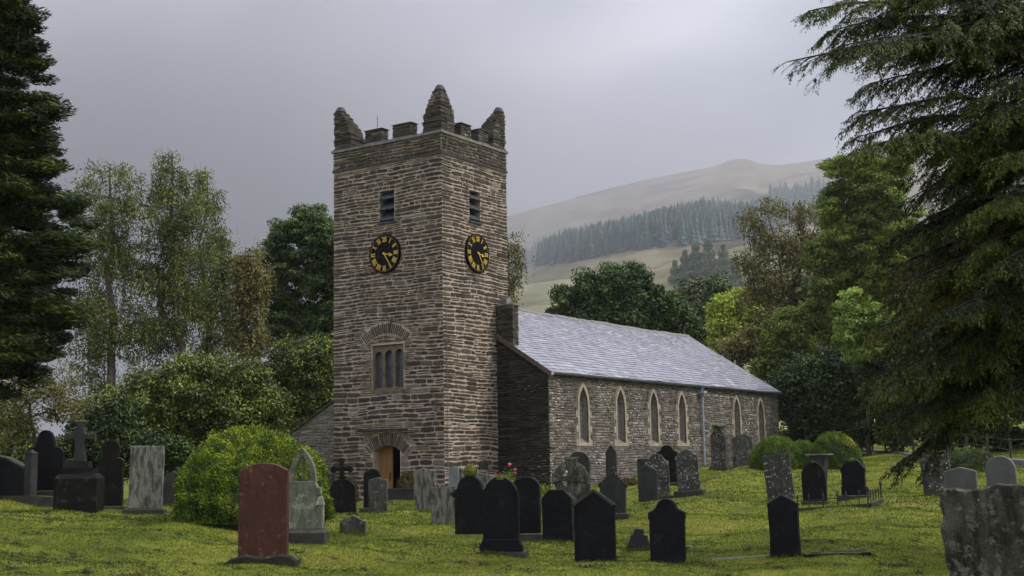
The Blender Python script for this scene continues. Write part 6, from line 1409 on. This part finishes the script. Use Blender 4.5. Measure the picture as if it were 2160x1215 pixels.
# ---- conifer plantation on the hill (a mass too dense to count) and a few spruces standing out of it
def spruce_arrays(pos, hts, tiers=7, sides=7):
    V, F, T = [], [], []; b = 0
    for p, h in zip(pos, hts):
        tw = rng.uniform(.85, 1.2)
        for k in range(tiers):
            t = k/tiers; z0 = p[2]+h*(.08+.92*t); z1 = z0+h*(.92/tiers)*1.9; r = h*.20*(1-t)**.85*tw; a = np.arange(sides*2)*math.pi/sides+rng.uniform(0, 6.28)
            rr = r*np.where(np.arange(sides*2) % 2 == 0, 1, .5)*rng.uniform(.75, 1.2, sides*2); ring_ = np.stack([p[0]+rr*np.cos(a), p[1]+rr*np.sin(a), z0-rr*.25+np.zeros(sides*2)], 1)
            V.append(ring_); V.append(np.array([[p[0], p[1], min(z1, p[2]+h)]])); n = sides*2
            F += [(b+i, b+(i+1) % n, b+n) for i in range(n)]; T += list(np.clip(rng.random(n)*.6+.3*rng.random(), 0, 1)); b += n+1
    return np.concatenate(V), np.array(F), np.array(T)
def elev(x, y, z):
    return (z-CAM[2])/np.hypot(x-CAM[0], y-CAM[1])
LG = 'larches on the hillside'
def larches():
    for px, py0, py1, w_, lab in ((1425, 548, 596, 1.5, 'small hazy larch, leftmost of the hillside group'), (1447, 528, 598, 1.3, 'second hazy larch from the left in the hillside group'), (1470, 512, 600, 1.3, 'third hazy larch from the left in the hillside group'), (1497, 502, 602, 1.25, 'tallest hazy larch in the middle of the hillside group'), (1528, 515, 602, 1.3, 'right-hand hazy larch of the hillside group'), (1552, 545, 606, 1.5, 'low hazy larch at the right foot of the hillside group')):
        dl = dist_for(px, py1); p = at(px, py1, dl); g = g1(p[0], p[1]); h = (py1-py0)*dl/FPX
        root = empty('larch_tree', (p[0], p[1], g), lab, 'conifer', LG); n = int(h*420); t = .10+.90*rng.random(n)**.75; z = g+h*1.08*(1-t)+.03*h; r = h*.22*w_*t**.75*np.sqrt(rng.random(n))*(1+.25*np.sin(z*2.1+rng.uniform(0, 6)))
        a = rng.uniform(0, 6.28, n); C = np.stack([p[0]+r*np.cos(a), p[1]+r*np.sin(a), z-r*.2], 1)
        foliage('crown', C, unit(np.stack([np.cos(a), np.sin(a), -.4+0*a], 1)+rng.normal(size=(n, 3))*.4), .75, .3, rng.random(n), LM['larch'], root)
        m = MB(); m.tube([(p[0], p[1], g-1), (p[0], p[1], g+h*.9)], [.3, .05], 6); m.build('trunk', M['bark'], root)
larches()
def plantation():
    lo = [(1060, 572), (1150, 560), (1200, 553), (1300, 535), (1400, 522), (1480, 515), (1560, 505), (1650, 480), (1760, 455), (1900, 440)]; hi = [(1060, 545), (1110, 520), (1150, 498), (1200, 484), (1300, 462), (1400, 438), (1490, 418), (1560, 425), (1610, 412), (1640, 392), (1740, 378), (1900, 370)]
    def tab(L): 
        r = [ray(*p) for p in L]; a = np.array([math.atan2(q[1], q[0]) for q in r]); e_ = np.array([q[2]/math.hypot(q[0], q[1]) for q in r]); o = np.argsort(a); return a[o], e_[o]
    la, le = tab(lo); ha, he = tab(hi); n = 30000
    azr = rng.uniform(la[0], la[-1], n); d = rng.uniform(350, 985, n); x = CAM[0]+d*np.cos(azr); y = CAM[1]+d*np.sin(azr); z = G(x, y)
    h = rng.uniform(7, 15.5, n); e0 = elev(x, y, z); e1 = elev(x, y, z+h*.9); ok = (e0 > np.interp(azr, la, le)) & (e1 < np.interp(azr, ha, he)+rng.normal(size=n)*.0012)
    pos = np.stack([x, y, z-.5], 1)[ok]; h = h[ok]; print('plantation', len(pos))
    if len(pos) > 5500: k = rng.choice(len(pos), 5500, replace=False); pos, h = pos[k], h[k]
    V, F, T = spruce_arrays(pos, h, 6, 6); o = link('conifer_plantation', npmesh('conifer_plantation', V, F, T), LM['spruce']); tag(o, 'dense blue-green band of conifers across the misty hillside', 'wood', kind='stuff')
    for px, py, hh, lab in ((1170, 492, 17, 'spruce standing proud at the left end of the misty plantation'), (1398, 432, 19, 'pair-leading spruce standing above the middle of the misty plantation'), (1484, 410, 20, 'tall spruce above the plantation, left one of two close together'), (1502, 412, 18, 'tall spruce above the plantation, right one of two close together'), (1625, 383, 19, 'spruce at the left of the upper misty clump'), (1656, 382, 18, 'spruce in the middle of the upper misty clump'), (1712, 368, 22, 'tallest spruce at the right of the upper misty clump')):
        r = ray(px, py); a = math.atan2(r[1], r[0]); el_ = r[2]/math.hypot(r[0], r[1]); ds = np.linspace(330, 960, 300); xs = CAM[0]+ds*math.cos(a); ys = CAM[1]+ds*math.sin(a); zs = G(xs, ys); k = int(np.argmin(np.abs(elev(xs, ys, zs+hh)-el_)-ds*1e-5))
        V, F, T = spruce_arrays([(xs[k], ys[k], zs[k]-.3)], [hh+.3], 11, 8); root = empty('spruce_tree', (xs[k], ys[k], zs[k]), lab, 'conifer', 'spruces standing above the plantation')
        link('crown', npmesh('crown', V-np.array([xs[k], ys[k], zs[k]]), F, T), LM['spruce'], root); m = MB(); m.tube([(xs[k], ys[k], zs[k]-1), (xs[k], ys[k], zs[k]+hh*.8)], [.3, .08], 6); m.build('trunk', M['bark'], root)
plantation()
# ---- grass
def grass():
    n = 420000; u = rng.random(n); d = 13.5*(62/13.5)**(u**1.15); px = rng.uniform(-60, 2220, n); t = np.arctan((px-1080)/FPX); a0 = math.atan2(FH[1], FH[0])
    R = d/np.cos(t); az_ = a0-t; x = CAM[0]+R*np.cos(az_); y = CAM[1]+R*np.sin(az_)
    ok = ~((x > -.1) & (y > -2.4) & (y < 13) & (x < 26.) & ((x > 3.3) | ((y > -.1) & (y < 5.5)))) & ~((x > -3.2) & (x < 0) & (y > -.8) & (y < 4.8)); x, y, d = x[ok], y[ok], d[ok]; n = len(x); z = G(x, y)
    h = rng.uniform(.5, 1.3, n)*.030*np.clip(d/20, .8, 1.5); w_ = .0075*np.clip(d/15, 1, 3.6)*rng.uniform(.7, 1.3, n); a = rng.uniform(0, 6.28, n); ln = rng.normal(size=(n, 2))*(h*.75)[:, None]
    px_, py_ = np.cos(a)*w_, np.sin(a)*w_; z0 = z-.004
    V = np.stack([np.stack([x-px_, y-py_, z0], 1), np.stack([x+px_, y+py_, z0], 1), np.stack([x+ln[:, 0], y+ln[:, 1], z0+h], 1)], 1).reshape(-1, 3)
    pt = np.zeros(n)
    for l, am in ((9., .19), (4., .18), (1.6, .12), (.6, .09)):
        for _ in range(3): q = rng.uniform(0, 6.28); pt += am*.6*np.sin((x*math.cos(q)+y*math.sin(q))*6.28/l+rng.uniform(0, 6.28))
    tint = np.clip(.52+pt+rng.normal(size=n)*.12, 0, 1)
    o = link('grass', npmesh('grass', V, np.arange(3*n).reshape(n, 3), tint), LM['grass']); o['kind'] = 'stuff'; tag(o, 'short mown yellow-green grass of the churchyard', 'grass')
    X, Y, Hh = [], [], []
    for (sx, sy, sw, ro, st) in TUFT:
        k = int(sw*420); lx = rng.uniform(-sw/2-.05, sw/2+.05, k); ly = np.where(rng.random(k) < .75, -st/2-np.abs(rng.normal(size=k))*.035-.01, rng.uniform(-st, st, k)); X.append(sx+lx*math.cos(ro)-ly*math.sin(ro)); Y.append(sy+lx*math.sin(ro)+ly*math.cos(ro)); Hh.append(rng.uniform(.03, .095, k))
    x, y, h = map(np.concatenate, (X, Y, Hh)); n = len(x); z = G(x, y); a = rng.uniform(0, 6.28, n); wd = .008; ln = rng.normal(size=(n, 2))*(h*.35)[:, None]
    V = np.stack([np.stack([x-np.cos(a)*wd, y-np.sin(a)*wd, z-.01], 1), np.stack([x+np.cos(a)*wd, y+np.sin(a)*wd, z-.01], 1), np.stack([x+ln[:, 0], y+ln[:, 1], z+h], 1)], 1).reshape(-1, 3)
    o = link('grass_tufts', npmesh('grass_tufts', V, np.arange(3*n).reshape(n, 3), np.clip(rng.normal(.45, .2, n), 0, 1)), LM['grass']); tag(o, 'longer unmown grass tufts round the feet of the gravestones', 'grass', kind='stuff')
    k = 800; u = rng.random(k); d = 14*(45/14)**u; px = rng.uniform(-40, 2200, k); t = np.arctan((px-1080)/FPX); R = d/np.cos(t); az_ = a0-t; cx_ = CAM[0]+R*np.cos(az_); cy_ = CAM[1]+R*np.sin(az_)
    ok = ~((cx_ > -3.2) & (cy_ > -2.6)); cx_, cy_ = cx_[ok], cy_[ok]; k = len(cx_); s = rng.uniform(.015, .07, k)*(1+1.3*(rng.random(k) < .10)); m = rng.integers(14, 60, k); idx = np.repeat(np.arange(k), m); n = len(idx)
    C = np.stack([cx_[idx]+rng.normal(size=n)*s[idx], cy_[idx]+rng.normal(size=n)*s[idx]*1.5, np.zeros(n)], 1); C[:, 2] = G(C[:, 0], C[:, 1])+np.abs(rng.normal(size=n))*.018+.006
    D = rng.normal(size=(n, 3)); D[:, 2] *= .35; o = foliage('grass_clippings', C, unit(D), .055, .011, rng.random(n), LM['cut'], None); tag(o, 'small dark clumps of dead grass cuttings on the lawn', 'grass cuttings', kind='stuff')
grass()
# ---- haze
def haze():
    mb = MB(); mb.box((CAM[0]-1500, CAM[1]-1500, -25), (CAM[0]+1500, CAM[1]+1500, 345)); o = mb.build('haze', [], None); me = o.data
    m = bpy.data.materials.new('valley_haze'); m.use_nodes = True; t = m.node_tree; t.nodes.remove(t.nodes['Principled BSDF'])
    v = t.nodes.new('ShaderNodeVolumePrincipled'); v.inputs['Color'].default_value = (.86, .88, .94, 1); v.inputs['Density'].default_value = HAZE; v.inputs['Anisotropy'].default_value = .2
    t.links.new(v.outputs[0], t.nodes['Material Output'].inputs['Volume']); me.materials.append(m); o['kind'] = 'stuff'; o.display_type = 'WIRE'
HAZE = .00016
haze()

def mist():
    a = math.radians(33); ca, sa = math.cos(a), math.sin(a); c = (CAM[0]+880*ca, CAM[1]+880*sa, 150)
    mb = MB(); mb.box((-620, -900, -160), (620, 900, 170)); me = mb.build('hill_mist', [], None).data; o = bpy.data.objects['hill_mist']; o.location = c; o.rotation_euler = (0, 0, a)
    m = bpy.data.materials.new('hill_mist'); m.use_nodes = True; t = m.node_tree; t.nodes.remove(t.nodes['Principled BSDF']); L = t.links.new
    def N(k, **kw):
        n = t.nodes.new(k)
        for p, v in kw.items(): setattr(n, p, v)
        return n
    tc_ = N('ShaderNodeTexCoord'); s = N('ShaderNodeSeparateXYZ'); L(tc_.outputs['Object'], s.inputs[0])
    def rampm(src, a0, a1, b0, b1):
        r = N('ShaderNodeMapRange'); r.interpolation_type = 'SMOOTHSTEP'; L(src, r.inputs[0])
        for i, v in enumerate((a0, a1, b0, b1)): r.inputs[i+1].default_value = v
        return r.outputs[0]
    def mul_(p, q):
        n = N('ShaderNodeMath', operation='MULTIPLY'); L(p, n.inputs[0]); L(q, n.inputs[1]); return n.outputs[0]
    no = N('ShaderNodeTexNoise'); L(tc_.outputs['Object'], no.inputs[0]); no.inputs['Scale'].default_value = .004; no.inputs['Detail'].default_value = 2
    d = mul_(rampm(s.outputs[2], -130, 90, .35, 1), rampm(s.outputs[2], 100, 168, 1, 0)); d = mul_(d, rampm(s.outputs[0], -600, -430, 0, 1)); d = mul_(d, rampm(s.outputs[0], 400, 610, 1, 0)); d = mul_(d, rampm(s.outputs[1], 500, 880, 1, 0)); d = mul_(d, rampm(s.outputs[1], -880, -500, 0, 1)); d = mul_(d, rampm(s.outputs[1], -260, 260, .6, 1.7)); d = mul_(d, rampm(no.outputs['Fac'], .35, .65, .5, 1.3))
    k = N('ShaderNodeMath', operation='MULTIPLY'); L(d, k.inputs[0]); k.inputs[1].default_value = MIST
    v = N('ShaderNodeVolumePrincipled'); v.inputs['Color'].default_value = (.88, .89, .94, 1); v.inputs['Anisotropy'].default_value = .2; L(k.outputs[0], v.inputs['Density']); L(v.outputs[0], t.nodes['Material Output'].inputs['Volume'])
    me.materials.append(m); o['kind'] = 'stuff'; tag(o, 'thin low cloud drifting across the top of the hill', 'mist'); o.display_type = 'WIRE'
MIST = .0031
mist()
